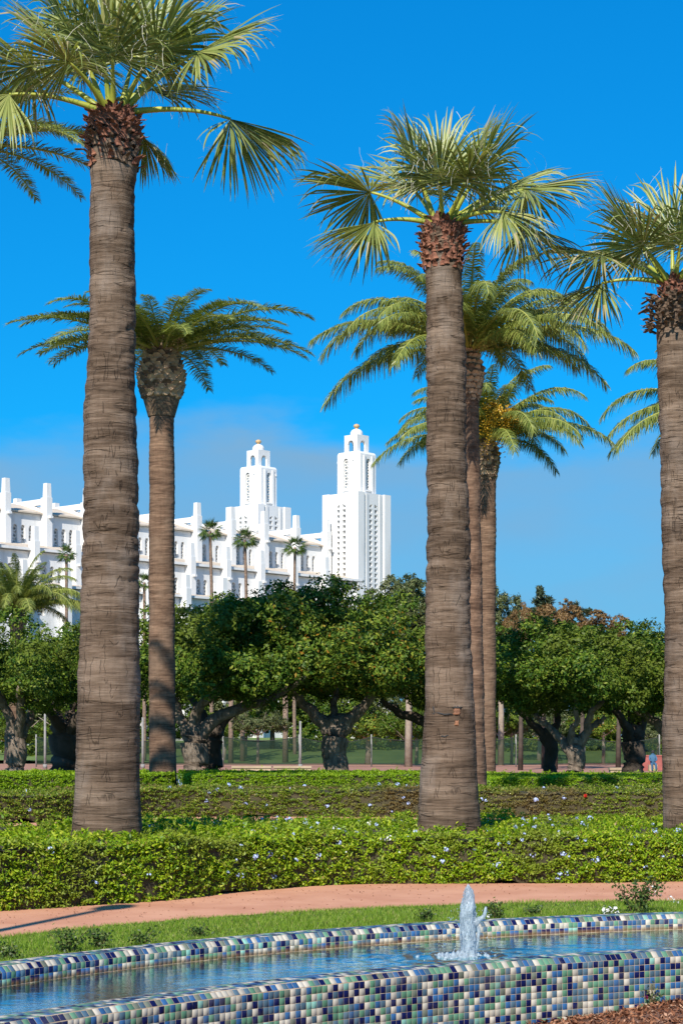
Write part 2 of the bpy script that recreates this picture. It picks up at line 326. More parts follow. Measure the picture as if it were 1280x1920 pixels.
M['white'] = simple('white_render', (0.60, 0.59, 0.57), (0.73, 0.725, 0.71), 1.0, 0.85, 0.1, 0.01, None, sc3=(0.9, 0.9, 0.13), lo=0.28, hi=0.52)
M['lattice'] = simple('lattice_concrete', (0.62, 0.60, 0.56), (0.72, 0.70, 0.66), 0.8, 0.85, 0)
M['roofbeige'] = simple('beige_roof', (0.46, 0.38, 0.29), (0.60, 0.51, 0.41), 0.5, 0.9, 0.2, 0.02)
M['ball'] = simple('ochre_stone', (0.52, 0.32, 0.14), (0.66, 0.44, 0.22), 1.0, 0.6, 0)
M['dark'] = simple('dark_interior', (0.02, 0.02, 0.02), (0.04, 0.04, 0.04), 1, 0.9, 0)
M['stone'] = simple('sand_stone', (0.36, 0.26, 0.17), (0.48, 0.36, 0.25), 1.2, 0.9, 0.3, 0.02, 14)
M['post'] = simple('white_painted_post', (0.20, 0.19, 0.175), (0.30, 0.29, 0.27), 2, 0.8, 0)
M['plumb'] = simple('plumbago_petals', (0.36, 0.46, 0.82), (0.56, 0.65, 0.90), 40, 0.6, 0)
M['petalw'] = simple('white_petals', (0.74, 0.74, 0.74), (0.85, 0.84, 0.80), 40, 0.6, 0)
M['petalr'] = simple('red_petals', (0.55, 0.02, 0.015), (0.65, 0.04, 0.03), 40, 0.6, 0)
M['petalm'] = simple('magenta_petals', (0.30, 0.02, 0.10), (0.40, 0.03, 0.15), 40, 0.6, 0)
M['stem'] = simple('rose_stem', (0.07, 0.06, 0.025), (0.13, 0.10, 0.04), 20, 0.8, 0)
def netmat():
    m, t, b = newmat('green_shade_net'); b.inputs['Base Color'].default_value = (0.022, 0.04, 0.026, 1); b.inputs['Roughness'].default_value = 0.9; b.inputs['Specular IOR Level'].default_value = 0.0
    tr = t.nodes.new('ShaderNodeBsdfTransparent'); mx = t.nodes.new('ShaderNodeMixShader')
    f = noise(t, 0.35, 3); mr = t.nodes.new('ShaderNodeMapRange'); mr.inputs['To Min'].default_value = 0.45; mr.inputs['To Max'].default_value = 0.8
    t.links.new(f, mr.inputs['Value']); t.links.new(mr.outputs[0], mx.inputs[0])
    t.links.new(tr.outputs[0], mx.inputs[1]); t.links.new(b.outputs[0], mx.inputs[2]); t.links.new(mx.outputs[0], t.nodes['Material Output'].inputs['Surface'])
    return m
M['net'] = netmat()

# ------------------------------------------------------------------ garden curves (polar about the fountain's centre)
C0 = np.array([5.79, 3.55]); R_NEAR = 8.916
def polar(P): d = np.array(P) - C0; return np.arctan2(d[:, 1], d[:, 0]), np.hypot(d[:, 0], d[:, 1])
def curve(pix, z, deg=2, pad=0.16):
    th, r = polar([G(x, y, z) for x, y in pix]); c = np.polyfit(th, r, deg); lo, hi = th.min() - pad, th.max() + pad
    return lambda t: np.polyval(c, np.clip(t, lo, hi))
r_near = lambda t: np.full_like(np.asarray(t, float), R_NEAR)
r_far = curve([(0, 1822), (210, 1800), (320, 1787.5), (500, 1767.5), (640, 1755.5), (765, 1745), (960, 1735), (1040, 1731), (1280, 1724)], .38)
r_pn = curve([(0, 1757), (200, 1740), (320, 1727), (500, 1715), (640, 1706), (890, 1695), (1280, 1690)], 0)
r_pf = curve([(0, 1712), (320, 1692), (450, 1674), (640, 1661), (890, 1659), (1280, 1655)], 0, 3, 0.06)
def pol(r, t): return np.stack([C0[0] + r * np.cos(t), C0[1] + r * np.sin(t)], -1)
TH0, TH1 = R(84), R(168)
def ring_sheet(name, ra, rb, z, mat, nt=90, nr=12, t0=TH0, t1=TH1, zf=None):
    t = np.linspace(t0, t1, nt); u = np.linspace(0, 1, nr); a, b = ra(t), rb(t)
    rr = a[:, None] * (1 - u) + b[:, None] * u; xy = pol(rr, t[:, None] + 0 * u)
    zz = np.full(rr.shape, z) if zf is None else zf(xy[..., 0], xy[..., 1])
    V = np.concatenate([xy, zz[..., None]], -1).reshape(-1, 3)
    i, j = np.meshgrid(np.arange(nt - 1), np.arange(nr - 1), indexing='ij'); k = i * nr + j
    Q = np.stack([k, k + 1, k + nr + 1, k + nr], -1).reshape(-1, 4)[:, ::-1]
    return tag(link(name, npmesh(name, V, Q, mat, smooth=True)), kind='structure')

# ground
g = MB(); g.poly([(-4000, -600, -0.03), (4000, -600, -0.03), (4000, 7000, -0.03), (-4000, 7000, -0.03)], [(0, 1, 2, 3)])
tag(g.build('ground', M['ground']), kind='structure')
RIM = 0.24
ring_sheet('lawn', lambda t: r_far(t) + RIM - 0.05, lambda t: r_pn(t) + 0.05, 0.0, M['lawn_soil'])
ring_sheet('path', lambda t: r_pn(t), lambda t: r_pf(t) + 1.2, 0.005, M['path'], nr=20)
ring_sheet('soil', lambda t: r_pf(t) + 0.9, lambda t: r_pf(t) + 7, 0.012, M['soil'], nr=24)
g = MB(); g.poly([(-30, 24.5, -0.004), (30, 24.5, -0.004), (30, 47, -0.004), (-30, 47, -0.004)], [(0, 1, 2, 3)])
tag(g.build('path', M['path']), kind='structure')
g = MB(); g.poly([(-70, 118, -0.01), (70, 118, -0.01), (70, 178, -0.01), (-70, 178, -0.01)], [(0, 1, 2, 3)])
tag(g.build('path', M['redearth']), kind='structure')
# soil apron in the middle of the ring, rising a little to the right
def mulch_z(x, y): return np.clip((x - 0.9) * 0.085, 0, 0.16) + 0.012 * vn3(x * 5, y * 5, 0, 3)
ring_sheet('mulch_bed', lambda t: np.full_like(t, R_NEAR - 4.0), lambda t: np.full_like(t, R_NEAR + 0.03), 0, M['soil'], nr=40, nt=160, zf=mulch_z)

# grassy bank behind the fence
bx = np.linspace(-110, 110, 80); by = np.linspace(182, 245, 14)
X, Y = np.meshgrid(bx, by, indexing='ij'); Z = 2.6 * np.clip((Y - 184) / 45, 0, 1) ** 1.1 + 0.35 * vn3(X * 0.08, Y * 0.08, 0, 5)
i, j = np.meshgrid(np.arange(79), np.arange(13), indexing='ij'); k = i * 14 + j
o = link('terrain_bank', npmesh('terrain_bank', np.stack([X, Y, Z], -1).reshape(-1, 3), np.stack([k, k + 14, k + 15, k + 1], -1).reshape(-1, 4), simple('bank_grass', (0.07, 0.13, 0.02), (0.13, 0.19, 0.04), 0.2, 0.95, 0.4, 0.05, 5), smooth=True))
tag(o, kind='structure')

# ------------------------------------------------------------------ cathedral
PHI = R(47)
cath = empty('cathedral', (-39.25, 218.75, 0), PHI)
tag(cath, 'white concrete cathedral with two stepped towers and rows of spiky buttresses', 'cathedral')
BAY = 6.07
def wall_faces(mb, fn, a0, a1, z0, z1, d0, d1, ops, m=0):
    """wall slab with openings; ops = (a, b, zbottom, ztop, kind) kind: 0 flat, 1 arch, 2 slope up, 3 slope down"""
    br = {a0, a1}
    for a, b, zb, zt, kd in ops:
        br |= {a, b}
        if kd == 1: br |= {a + (b - a) * q / 6 for q in range(1, 6)}
    br = sorted(br)
    def top(op, x):
        a, b, zb, zt, kd = op; u = (x - a) / (b - a)
        if kd == 1: r = (b - a) / 2; return zt - r + math.sqrt(max(0, r * r - (x - (a + b) / 2) ** 2))
        if kd == 2: return zt - (1 - u) * 0.3
        if kd == 3: return zt - u * 0.3
        return zt
    for xa, xb in zip(br[:-1], br[1:]):
        cov = sorted([o for o in ops if o[0] <= xa + 1e-6 and o[1] >= xb - 1e-6], key=lambda o: o[2])
        la = lb = z0
        for o in cov + [None]:
            ta, tb = (z1, z1) if o is None else (o[2], o[2])
            if ta - la > 1e-4 or tb - lb > 1e-4:
                mb.poly([fn(xa, d0, la), fn(xb, d0, lb), fn(xb, d0, tb), fn(xa, d0, ta), fn(xa, d1, la), fn(xb, d1, lb), fn(xb, d1, tb), fn(xa, d1, ta)],
                        [(0, 1, 2, 3), (7, 6, 5, 4), (0, 4, 5, 1), (3, 2, 6, 7), (1, 5, 6, 2), (0, 3, 7, 4)], m)
            if o is not None: la, lb = top(o, xa), top(o, xb)
K0, K1 = -3, 9
UEND = 56.0
def lattice_mesh(w, h, name, cell=0.2):
    mb = MB(); t = 0.05
    mb.box(-w / 2, -w / 2 + t, 0, .1, 0, h); mb.box(w / 2 - t, w / 2, 0, .1, 0, h); mb.box(-t / 2, t / 2, .002, .098, 0, h)
    nrow = int(h / (cell * 1.9)); st = h / nrow
    for r in range(nrow):
        z = r * st
        for sgn, x0, x1 in ((1, -w / 2 + t, -t / 2), (-1, t / 2, w / 2 - t)):
            za, zb = (z, z + st * .55) if (r % 2) ^ (sgn > 0) else (z + st * .55, z)
            mb.poly([(x0, .01, za), (x1, .01, zb), (x1, .01, zb + st * .42), (x0, .01, za + st * .42), (x0, .09, za), (x1, .09, zb), (x1, .09, zb + st * .42), (x0, .09, za + st * .42)],
                    [(0, 1, 2, 3), (7, 6, 5, 4), (0, 4, 5, 1), (3, 2, 6, 7)])
    return mb.mesh(name, M['lattice'])
idn = lambda a, d, z: (a, d, z)
def nave_level(nm, ywall, z0, z1, win_z0, win_z1, ww, offs, thick=0.5, archd=True):
    mb = MB(); ops = []; wins = []
    for k in range(K0, K1):
        c = (k + 0.5) * BAY
        for of in offs:
            ops.append((c + of - ww / 2, c + of + ww / 2, win_z0, win_z1, 1)); wins.append(c + of)
    ops = [o for o in ops if o[1] < UEND - 0.2]
    wall_faces(mb, idn, K0 * BAY, UEND, z0, z1, ywall, ywall + thick, ops)
    mb.build(nm, M['white'], cath)
    lm = lattice_mesh(ww, win_z1 - win_z0 - ww * 0.12, 'lattice_window')
    for c in wins:
        if c < UEND - 0.5: link('lattice_window', lm, cath, (c, ywall + 0.22, win_z0))
nave_level('clerestory_wall', 0.75, 24.0, 29.3, 25.75, 27.9, 0.62, (-1.15, 0, 1.15))
nave_level('upper_aisle_wall', -4.75, 18.5, 24.1, 20.7, 22.6, 0.66, (-1.15, 0, 1.15))
nave_level('lower_aisle_wall', -10.5, 0.0, 19.5, 16.3, 18.2, 0.95, (0,))
def slab(nm, pts, mat):                 # cross-section polygon in (y, z) extruded along the nave
    mb = MB(); mb.prism(pts, lambda a, d, z: (d, a, z), K0 * BAY, UEND + 0.2 if nm != 'lower_roof' else UEND); return mb.build(nm, mat, cath)
slab('upper_roof', [(0.35, 29.302), (0.35, 29.5), (4.8, 30.85), (4.8, 30.5)], M['roofbeige'])
slab('middle_roof', [(-5.2, 24.102), (-5.2, 24.5), (0.74, 25.68), (0.74, 25.2)], M['roofbeige'])
slab('lower_roof', [(-10.95, 19.502), (-10.95, 19.8), (-4.76, 20.68), (-4.76, 20.2)], M['roofbeige'])
slab('eave', [(-5.26, 24.2), (-5.26, 24.5), (-5.205, 24.5), (-5.205, 24.2)], M['white'])
slab('eave', [(-11.01, 19.55), (-11.01, 19.8), (-10.955, 19.8), (-10.955, 19.55)], M['white'])
slab('ridge_wall', [(4.81, 24.2), (4.81, 30.9), (9.2, 30.9), (9.2, 24.2)], M['white'])
slab('far_roof', [(9.21, 29.8), (9.21, 30.05), (13.4, 29.55), (13.4, 29.3)], M['roofbeige'])
slab('far_wall', [(13.0, 0), (13.0, 29.29), (13.35, 29.29), (13.35, 0)], M['white'])
mb = MB(); mb.box(K0 * BAY - 0.4, K0 * BAY - 0.01, -10.9, 13.3, 0, 19.49); mb.box(K0 * BAY - 0.4, K0 * BAY - 0.01, -5, 13.3, 19.49, 29.2); mb.build('end_wall', M['white'], cath)
def pin_mesh(zb, zs, zt, w, yb, name, spout=True):
    mb = MB(); mb.box(-w, w, -w, yb, zb, zs); mb.frus(0, 0.05, zs, zt, w * .9, w * .88, w * .78, w * .76)
    if spout:
        mb.box(w + .003, w + .42, -.05, .32, zs - 2.45, zs - 2.2); mb.box(-w * .5, w * .5, -w - .45, -w - .003, zs - 2.5, zs - 2.25)
    return mb.mesh(name, M['white'])
P1 = pin_mesh(24.3, 31.35, 33.05, 0.42, 0.74, 'pinnacle'); P2 = pin_mesh(18.0, 25.25, 26.97, 0.40, 0.74, 'pinnacle'); P3 = pin_mesh(0, 20.6, 22.25, 0.40, 0.74, 'pinnacle')
P4 = pin_mesh(24.3, 31.35, 33.05, 0.47, 0.4, 'pinnacle', False)
fin = MB()
w = 0.24
for q in ([(0.46, 30.55), (0.46, 31.25), (7.5, 31.25), (7.5, 30.55)], [(0.46, 29.62), (2.4, 30.548), (3.9, 30.548), (0.46, 29.05)]):
    fin.prism(q, lambda a, d, z: (d, a, z), -w, w)
FIN = fin.mesh('roof_fin', M['white'])
for k in range(K0, K1 + 1):
    if k * BAY < UEND - 1: link('pinnacle', P1, cath, (k * BAY, 0, 0)); link('roof_fin', FIN, cath, (k * BAY, 0, 0)); link('pinnacle', P4, cath, (k * BAY, 13.9, 0), (0, 0, PI))
    if k * BAY < UEND - 3: link('pinnacle', P2, cath, (k * BAY, -5.5, 0))
    if k * BAY < UEND + 9: link('pinnacle', P3, cath, (k * BAY, -11.3, 0))
# towers
TS = 6.75
def tower(cx, cy):
    mb = MB(); h = TS / 2; dr = 0.24; ly = 0.42
    mb.box(-h + dr + ly + .01, h - dr - ly - .01, -h + dr + ly + .01, h - dr - ly - .01, 0, 36.35)     # backing behind the niches
    pw = 1.28
    for sx in (-1, 1):
        for sy in (-1, 1):
            x0, x1 = sorted((sx * (h - pw), sx * h)); y0, y1 = sorted((sy * (h - pw), sy * h)); mb.box(x0, x1, y0, y1, 0, 36.6)
    ops = []
    for a in (-0.82, 0.26):
        for r in range(17):
            zt = 34.35 - r * 0.735; ops.append((a, a + 0.56, zt - 0.50, zt, 0))
        ops.append((a, a + 0.56, 34.62, 35.1, 2 if a < 0 else 3))
    faces = [lambda a, d, z: (a, -h + d, z), lambda a, d, z: (-h + d, -a, z), lambda a, d, z: (-a, h - d, z), lambda a, d, z: (h - d, a, z)]
    for fn in faces:
        wall_faces(mb, fn, -h + pw + .002, h - pw - .002, 0, 36.5, dr, dr + ly, ops)
        mb.prism([(1.15, 0), (1.15, 36.45), (1.6, 36.45), (1.6, 0)], fn, dr - .1, dr - .003)
        mb.prism([(-1.6, 0), (-1.6, 36.45), (-1.15, 36.45), (-1.15, 0)], fn, dr - .1, dr - .003)
    mb.box(-h + dr, h - dr, -h + dr, h - dr, 36.502, 36.56)
    t = mb.build('tower', M['white'], cath, (cx, cy, 0))
    # drum
    b = MB(); q = 2.2; c = 0.62; th = 0.34
    for fn in [lambda a, d, z: (a, -q + d, z), lambda a, d, z: (-q + d, -a, z), lambda a, d, z: (-a, q - d, z), lambda a, d, z: (q - d, a, z)]:
        wall_faces(b, fn, -q + c, q - c, 36.562, 42.1, 0, th, [(-.4, .4, 37.2, 41.5, 1)])
        for s0, s1 in ((-1.0, -.62), (.62, 1.0)):
            b.prism([(s0, 36.562), (s0, 41.9), (s1, 41.9), (s1, 36.562)], fn, -.12, -.003)
        b.prism([(-.5, 36.95), (-.5, 37.1), (.5, 37.1), (.5, 36.95)], fn, -.16, -.003)
        b.prism([(-.1, 41.1), (-.1, 41.4), (.1, 41.4), (.1, 41.1)], lambda a, d, z: fn(a + q - .8, d, z), -.12, -.003)
    for sx in (-1, 1):
        for sy in (-1, 1):
            p = [(q * sx, (q - c) * sy), ((q - c) * sx, q * sy), ((q - c) * sx, (q - th) * sy), ((q - th) * sx, (q - c) * sy)]
            b.poly([(x, y, 36.562) for x, y in p] + [(x, y, 42.1) for x, y in p], [(0, 1, 2, 3), (7, 6, 5, 4)] + [(i, (i + 1) % 4, (i + 1) % 4 + 4, i + 4) for i in range(4)])
    oc = [(q, q - c), (q - c, q), (c - q, q), (-q, q - c), (-q, c - q), (c - q, -q), (q - c, -q), (q, c - q)]
    b.poly([(x * 1.0, y * 1.0, 42.102) for x, y in oc] + [(x * .93, y * .93, 42.4) for x, y in oc], [tuple(range(8)), tuple(range(15, 7, -1))] + [(i, (i + 1) % 8, (i + 1) % 8 + 8, i + 8) for i in range(8)])
    b.build('drum', M['white'], t)
    lm = lattice_mesh(.8, 4.2, 'lattice_window', .2)
    for r_ in range(4):
        a = r_ * PI / 2; d = q - .2
        link('lattice_window', lm, t, (math.sin(a) * d, -math.cos(a) * d, 37.2), (0, 0, a))
    # belfry
    b = MB(); e = 1.2; tt = .3
    op = [(-.55, .55, 42.5, 44.15, 1)]
    wall_faces(b, lambda a, d, z: (a, -e + d, z), -e, e, 42.402, 44.75, 0, tt, op); wall_faces(b, lambda a, d, z: (a, e - d, z), -e, e, 42.402, 44.75, 0, tt, op)
    wall_faces(b, lambda a, d, z: (-e + d, a, z), -e + tt, e - tt, 42.402, 44.75, 0, tt, op); wall_faces(b, lambda a, d, z: (e - d, a, z), -e + tt, e - tt, 42.402, 44.75, 0, tt, op)
    b.box(-e, e, -e, e, 44.752, 44.9); b.build('belfry', M['white'], t)
    b = MB(); b.lathe([(.86, 44.902), (.88, 45.2)] + [(.88 * math.cos(u), 45.2 + .68 * math.sin(u)) for u in np.linspace(.12, PI / 2 - .05, 8)] + [(0.001, 45.885)], n=28); b.build('dome', M['white'], t)
    b = MB(); b.lathe([(.2, 45.86), (.22, 45.98)] + [(.43 * math.cos(u), 46.26 + .31 * math.sin(u)) for u in np.linspace(-1.05, PI / 2 - .05, 10)] + [(.001, 46.57)], n=24); b.build('finial_ball', M['ball'], t)
tcx, tcy = 55.3 + TS / 2, -5.2 + TS / 2
tower(tcx, tcy); tower(tcx, tcy + 19.5)
mb = MB(); mb.box(55.6, 61.8, 1.7, 14.2, 0, 28.6); mb.build('west_front', M['white'], cath)

# ------------------------------------------------------------------ fountain basin with tiles
fb = empty('fountain_basin', (0.0, 11.4, 0)); fb_off = np.array([0.0, 11.4, 0])
tag(fb, 'long curved fountain channel covered in blue, green and cream mosaic tiles', 'fountain')
TOPZ, VZ, WZ, CH = 0.415, 0.383, 0.30, 0.032
def wall_ring(name, ri, ro, nt=160):
    """closed channel wall between radii functions: outer faces, chamfers, flat top"""
    t = np.linspace(TH0, TH1, nt); prof = [(ri, 0, -.05), (ri, 0, VZ), (ri, CH, TOPZ), (ro, -CH, TOPZ), (ro, 0, VZ), (ro, 0, -.05)]
    rows = []
    for fr, of, z in prof:
        xy = pol(fr(t) + of, t); rows.append(np.concatenate([xy, np.full((nt, 1), z)], -1))
    V = np.stack(rows, 1).reshape(-1, 3) - fb_off; n = len(prof)
    i, j = np.meshgrid(np.arange(nt - 1), np.arange(n - 1), indexing='ij'); k = i * n + j
    Q = np.stack([k, k + 1, k + n + 1, k + n], -1).reshape(-1, 4)
    return link(name, npmesh(name, V, Q, M['grout']), fb)
M['grout'] = simple('tan_grout', (0.34, 0.23, 0.14), (0.52, 0.40, 0.28), 8, 0.9, 0.2, 0.003, 60)
ri_n, ro_n = r_near, lambda t: r_near(t) + RIM
ri_f, ro_f = r_far, lambda t: r_far(t) + RIM
wall_ring('near_wall', ri_n, ro_n); wall_ring('far_wall', ri_f, ro_f)
def tilemat(name, c, rough=0.3, stain=True):
    m, t, b = newmat(name)
    oi = t.nodes.new('ShaderNodeObjectInfo'); g = t.nodes.new('ShaderNodeNewGeometry')
    ad = t.nodes.new('ShaderNodeMath'); ad.operation = 'ADD'; t.links.new(oi.outputs['Random'], ad.inputs[0]); t.links.new(g.outputs['Random Per Island'], ad.inputs[1])
    fr = t.nodes.new('ShaderNodeMath'); fr.operation = 'FRACT'; t.links.new(ad.outputs[0], fr.inputs[0])
    lo = tuple(v * 0.72 for v in c); hi = tuple(min(0.85, v * 1.22) for v in c)
    col = ramp(t, fr.outputs[0], [(0.0, lo), (0.5, c), (1.0, hi)])
    n = noise(t, 60, 3, coord='Object'); col = mixc(t, 0.25, col, ramp(t, n, [(0.3, tuple(v * .7 for v in c)), (0.7, c)]))
    # lime and rust line just above the water on the inner faces of the far wall
    sp = t.nodes.new('ShaderNodeSeparateXYZ'); t.links.new(g.outputs['Position'], sp.inputs[0])
    zz = t.nodes.new('ShaderNodeMapRange'); zz.inputs['From Min'].default_value = 0.312; zz.inputs['From Max'].default_value = 0.334; zz.inputs['To Min'].default_value = 1; zz.inputs['To Max'].default_value = 0
    t.links.new(sp.outputs['Z'], zz.inputs['Value'])
    ds = t.nodes.new('ShaderNodeVectorMath'); ds.operation = 'DISTANCE'; ds.inputs[1].default_value = (C0[0], C0[1], 0.3); t.links.new(g.outputs['Position'], ds.inputs[0])
    gt = t.nodes.new('ShaderNodeMath'); gt.operation = 'GREATER_THAN'; gt.inputs[1].default_value = R_NEAR + 0.6; t.links.new(ds.outputs['Value'], gt.inputs[0])
    ml = t.nodes.new('ShaderNodeMath'); ml.operation = 'MULTIPLY'; t.links.new(zz.outputs[0], ml.inputs[0]); t.links.new(gt.outputs[0], ml.inputs[1])
    m2 = t.nodes.new('ShaderNodeMath'); m2.operation = 'MULTIPLY'; m2.inputs[1].default_value = 0.7; t.links.new(ml.outputs[0], m2.inputs[0])
    col = mixc(t, m2.outputs[0], col, (0.22, 0.105, 0.03))
    fm = t.nodes.new('ShaderNodeMapRange'); fm.inputs['From Min'].default_value = 0.5; fm.inputs['From Max'].default_value = 0.72; fm.inputs['To Max'].default_value = 0.3
    t.links.new(noise(t, 2.2, 5, 0.7, vec=g.outputs['Position']), fm.inputs['Value']); col = mixc(t, fm.outputs[0], col, (0.26, 0.24, 0.20))
    t.links.new(col, b.inputs['Base Color']); b.inputs['Roughness'].default_value = rough; b.inputs['Specular IOR Level'].default_value = 0.12
    return m
TC = [('cream', (0.49, 0.44, 0.36), .22), ('navy', (0.006, 0.009, 0.06), .18), ('blue', (0.035, 0.11, 0.25), .16), ('slate', (0.075, 0.13, 0.175), .17), ('green', (0.10, 0.225, 0.14), .19), ('olive', (0.15, 0.165, 0.125), .06), ('aqua', (0.20, 0.40, 0.33), .03)]
TM = [tilemat('glazed_tile_' + n, c) for n, c, p in TC]; TP = np.array([p for _, _, p in TC]); TP = TP / TP.sum()
T = 0.040; TW = 0.0385; hw, hh_, hd = TW / 2 - .0013, T / 2 - .0013, .0009
def tile_box(hh):                       # bevelled little slab, front at -y
    v = [(-hw, 0, -hh), (hw, 0, -hh), (hw, 0, hh), (-hw, 0, hh), (-hw, -hd * .6, -hh), (hw, -hd * .6, -hh), (hw, -hd * .6, hh), (-hw, -hd * .6, hh)]
    e = .0003; v += [(-hw + e, -hd, -hh + e), (hw - e, -hd, -hh + e), (hw - e, -hd, hh - e), (-hw + e, -hd, hh - e)]
    f = [(0, 1, 5, 4), (1, 2, 6, 5), (2, 3, 7, 6), (3, 0, 4, 7), (4, 5, 9, 8), (5, 6, 10, 9), (6, 7, 11, 10), (7, 4, 8, 11), (8, 9, 10, 11)]
    return np.array(v), np.array(f)
recs = []                               # (centre, tangent, outward normal, up, half height)
def lay(rf, of, z, nrm, upv, sgn, thl=None, hh=hh_):
    t = TH1 - .3
    t = R(157) if thl is None else thl[1]; tend = R(91) if thl is None else thl[0]
    while t > tend:
        r = float(rf(np.array([t]))[0]) + of
        recs.append((t, r, z, nrm, upv, sgn, hh)); t -= TW / r
def add_rows():
    for k in range(10): lay(ri_n, 0, VZ - T * (k + .5), (-1, 0), (0, 1), 0)                       # near wall, face to the viewer
    s = math.sqrt(.5)
    lay(ri_n, CH / 2, (VZ + TOPZ) / 2, (-s, s), (s, s), 0, hh=CH * .7)                            # chamfer
    for k in range(4): lay(ri_n, CH + .003 + T * (k + .5), TOPZ, (0, 1), (1, 0), 0)               # top
    lay(ro_n, -CH / 2, (VZ + TOPZ) / 2, (s, s), (s, -s), 1, hh=CH * .7)
    for k in range(2): lay(ri_f, 0, VZ - T * (k + .5), (-1, 0), (0, 1), 0)
    for k in range(2, 4): lay(ri_f, 0, VZ - T * (k + .5), (-1, 0), (0, 1), 0)
    lay(ri_f, CH / 2, (VZ + TOPZ) / 2, (-s, s), (s, s), 0, hh=CH * .7)
    for k in range(4): lay(ri_f, CH + .003 + T * (k + .5), TOPZ, (0, 1), (1, 0), 0)
    lay(ro_f, -CH / 2, (VZ + TOPZ) / 2, (s, s), (s, -s), 1, hh=CH * .7)
add_rows()
info = []
for (t, r, z, nr, up, sg, hh) in recs:
    er = np.array([math.cos(t), math.sin(t), 0]); et = np.array([math.sin(t), -math.cos(t), 0]); ez = np.array([0, 0, 1.])
    # the far wall is not exactly circular: follow its slope
    n = er * nr[0] + ez * nr[1]; u = er * up[0] + ez * up[1]; c = C0[0] * np.array([1, 0, 0]) + C0[1] * np.array([0, 1, 0]) + er * r + ez * z
    info.append((c, et, n, u, hh))
def slope_fix(rf, t):
    e = 1e-3; return (float(rf(np.array([t + e]))[0]) - float(rf(np.array([t - e]))[0])) / (2 * e)
fixed = []
for (t, r, z, nr, up, sg, hh), (c, et, n, u, _) in zip(recs, info):
    if r > R_NEAR + 0.6:
        er = np.array([math.cos(t), math.sin(t), 0]); d = -slope_fix(r_far, t) / r
        tn = et + er * d; tn /= np.linalg.norm(tn); rad = np.array([-tn[1], tn[0], 0]) 
        if rad @ er < 0: rad = -rad
        ez = np.array([0, 0, 1.]); n = rad * nr[0] + ez * nr[1]; u = rad * up[0] + ez * up[1]; et = tn
    fixed.append((c, et, n, u, hh))
def shown(c, n, w_, h_):
    d = c - np.array([0, 0, H]); px = 640 + F * d[0] / d[1]; py = YH - F * d[2] / d[1]; dist = np.linalg.norm(d)
    face = -(n @ d) / dist
    if face <= 0 or not (4 < px < 1276 and py < 1912): return 0.0
    return w_ * h_ * face * (F / dist) ** 2
area = [shown(c, n, TW, 2 * hh) for c, et, n, u, hh in fixed]
order = np.argsort(area)[::-1]; single = set(int(i) for i in order[:300])
prev = {}
kinds = rng.choice(len(TC), size=len(fixed), p=TP)
tv, tf = tile_box(hh_); tiles_me = []
for k in range(len(TC)): tiles_me.append(npmesh('tile', tv, tf, TM[k]))
bigV, bigF, bigM = [], [], []; off = 0
for i, (c, et, n, u, hh) in enumerate(fixed):
    k = int(kinds[i])
    jt = rng.normal(0, .012, 3)
    y = -n + et * jt[0] + u * jt[1]; y /= np.linalg.norm(y); x = et - y * (et @ y); x /= np.linalg.norm(x); zv = np.cross(x, y)
    c = c + n * rng.uniform(0, .0005)
    if i in single:
        o = link('tile', tiles_me[k], fb)
        from mathutils import Matrix
        o.matrix_local = Matrix(((x[0], y[0], zv[0], c[0] - fb_off[0]), (x[1], y[1], zv[1], c[1] - fb_off[1]), (x[2], y[2], zv[2], c[2] - fb_off[2]), (0, 0, 0, 1)))
    else:
        v = tv.copy(); v[:, 2] *= hh / hh_
        P = c + v[:, :1] * x + v[:, 1:2] * y + v[:, 2:] * zv
        bigV.append(P - fb_off); bigF.append(tf + off); off += len(tv); bigM += [k] * len(tf)
tag(link('tiles', npmesh('tiles', np.concatenate(bigV), np.concatenate(bigF), TM, mi=bigM), fb), kind='stuff')
# tiled floor under the water
mfl, tfl, bfl = newmat('submerged_tile_floor')
vo = tfl.nodes.new('ShaderNodeTexVoronoi'); vo.inputs['Scale'].default_value = 16; vo.distance = 'CHEBYCHEV'
vo.inputs['Randomness'].default_value = 0.0
cc = tfl.nodes.new('ShaderNodeTexCoord'); tfl.links.new(cc.outputs['Object'], vo.inputs['Vector'])
wn = tfl.nodes.new('ShaderNodeTexWhiteNoise'); tfl.links.new(vo.outputs['Position'], wn.inputs['Vector'])
tfl.links.new(ramp(tfl, wn.outputs['Value'], [(0.0, (0.02, 0.06, 0.12)), (0.35, (0.05, 0.14, 0.2)), (0.6, (0.12, 0.22, 0.16)), (0.8, (0.3, 0.34, 0.2)), (1.0, (0.08, 0.2, 0.3))]), bfl.inputs['Base Color'])
fo = ring_sheet('floor', lambda t: ro_n(t) - .01, lambda t: ri_f(t) + .01, 0.10, mfl)
fo.parent = fb; fo.location = tuple(-fb_off); del fo['kind']
# water
mw, tw, bw = newmat('pool_water')
tw.nodes.remove(bw)
fr = tw.nodes.new('ShaderNodeFresnel'); fr.inputs['IOR'].default_value = 1.14
gl = tw.nodes.new('ShaderNodeBsdfGlossy'); gl.inputs['Roughness'].default_value = 0.03; gl.inputs['Color'].default_value = (0.66, 0.82, 0.82, 1)
tr = tw.nodes.new('ShaderNodeBsdfTransparent'); tr.inputs['Color'].default_value = (0.17, 0.33, 0.35, 1)
mxw = tw.nodes.new('ShaderNodeMixShader'); tw.links.new(fr.outputs[0], mxw.inputs[0]); tw.links.new(tr.outputs[0], mxw.inputs[1]); tw.links.new(gl.outputs[0], mxw.inputs[2])
df = tw.nodes.new('ShaderNodeBsdfDiffuse'); df.inputs['Color'].default_value = (0.025, 0.07, 0.078, 1); mxd = tw.nodes.new('ShaderNodeMixShader'); mxd.inputs[0].default_value = 0.45
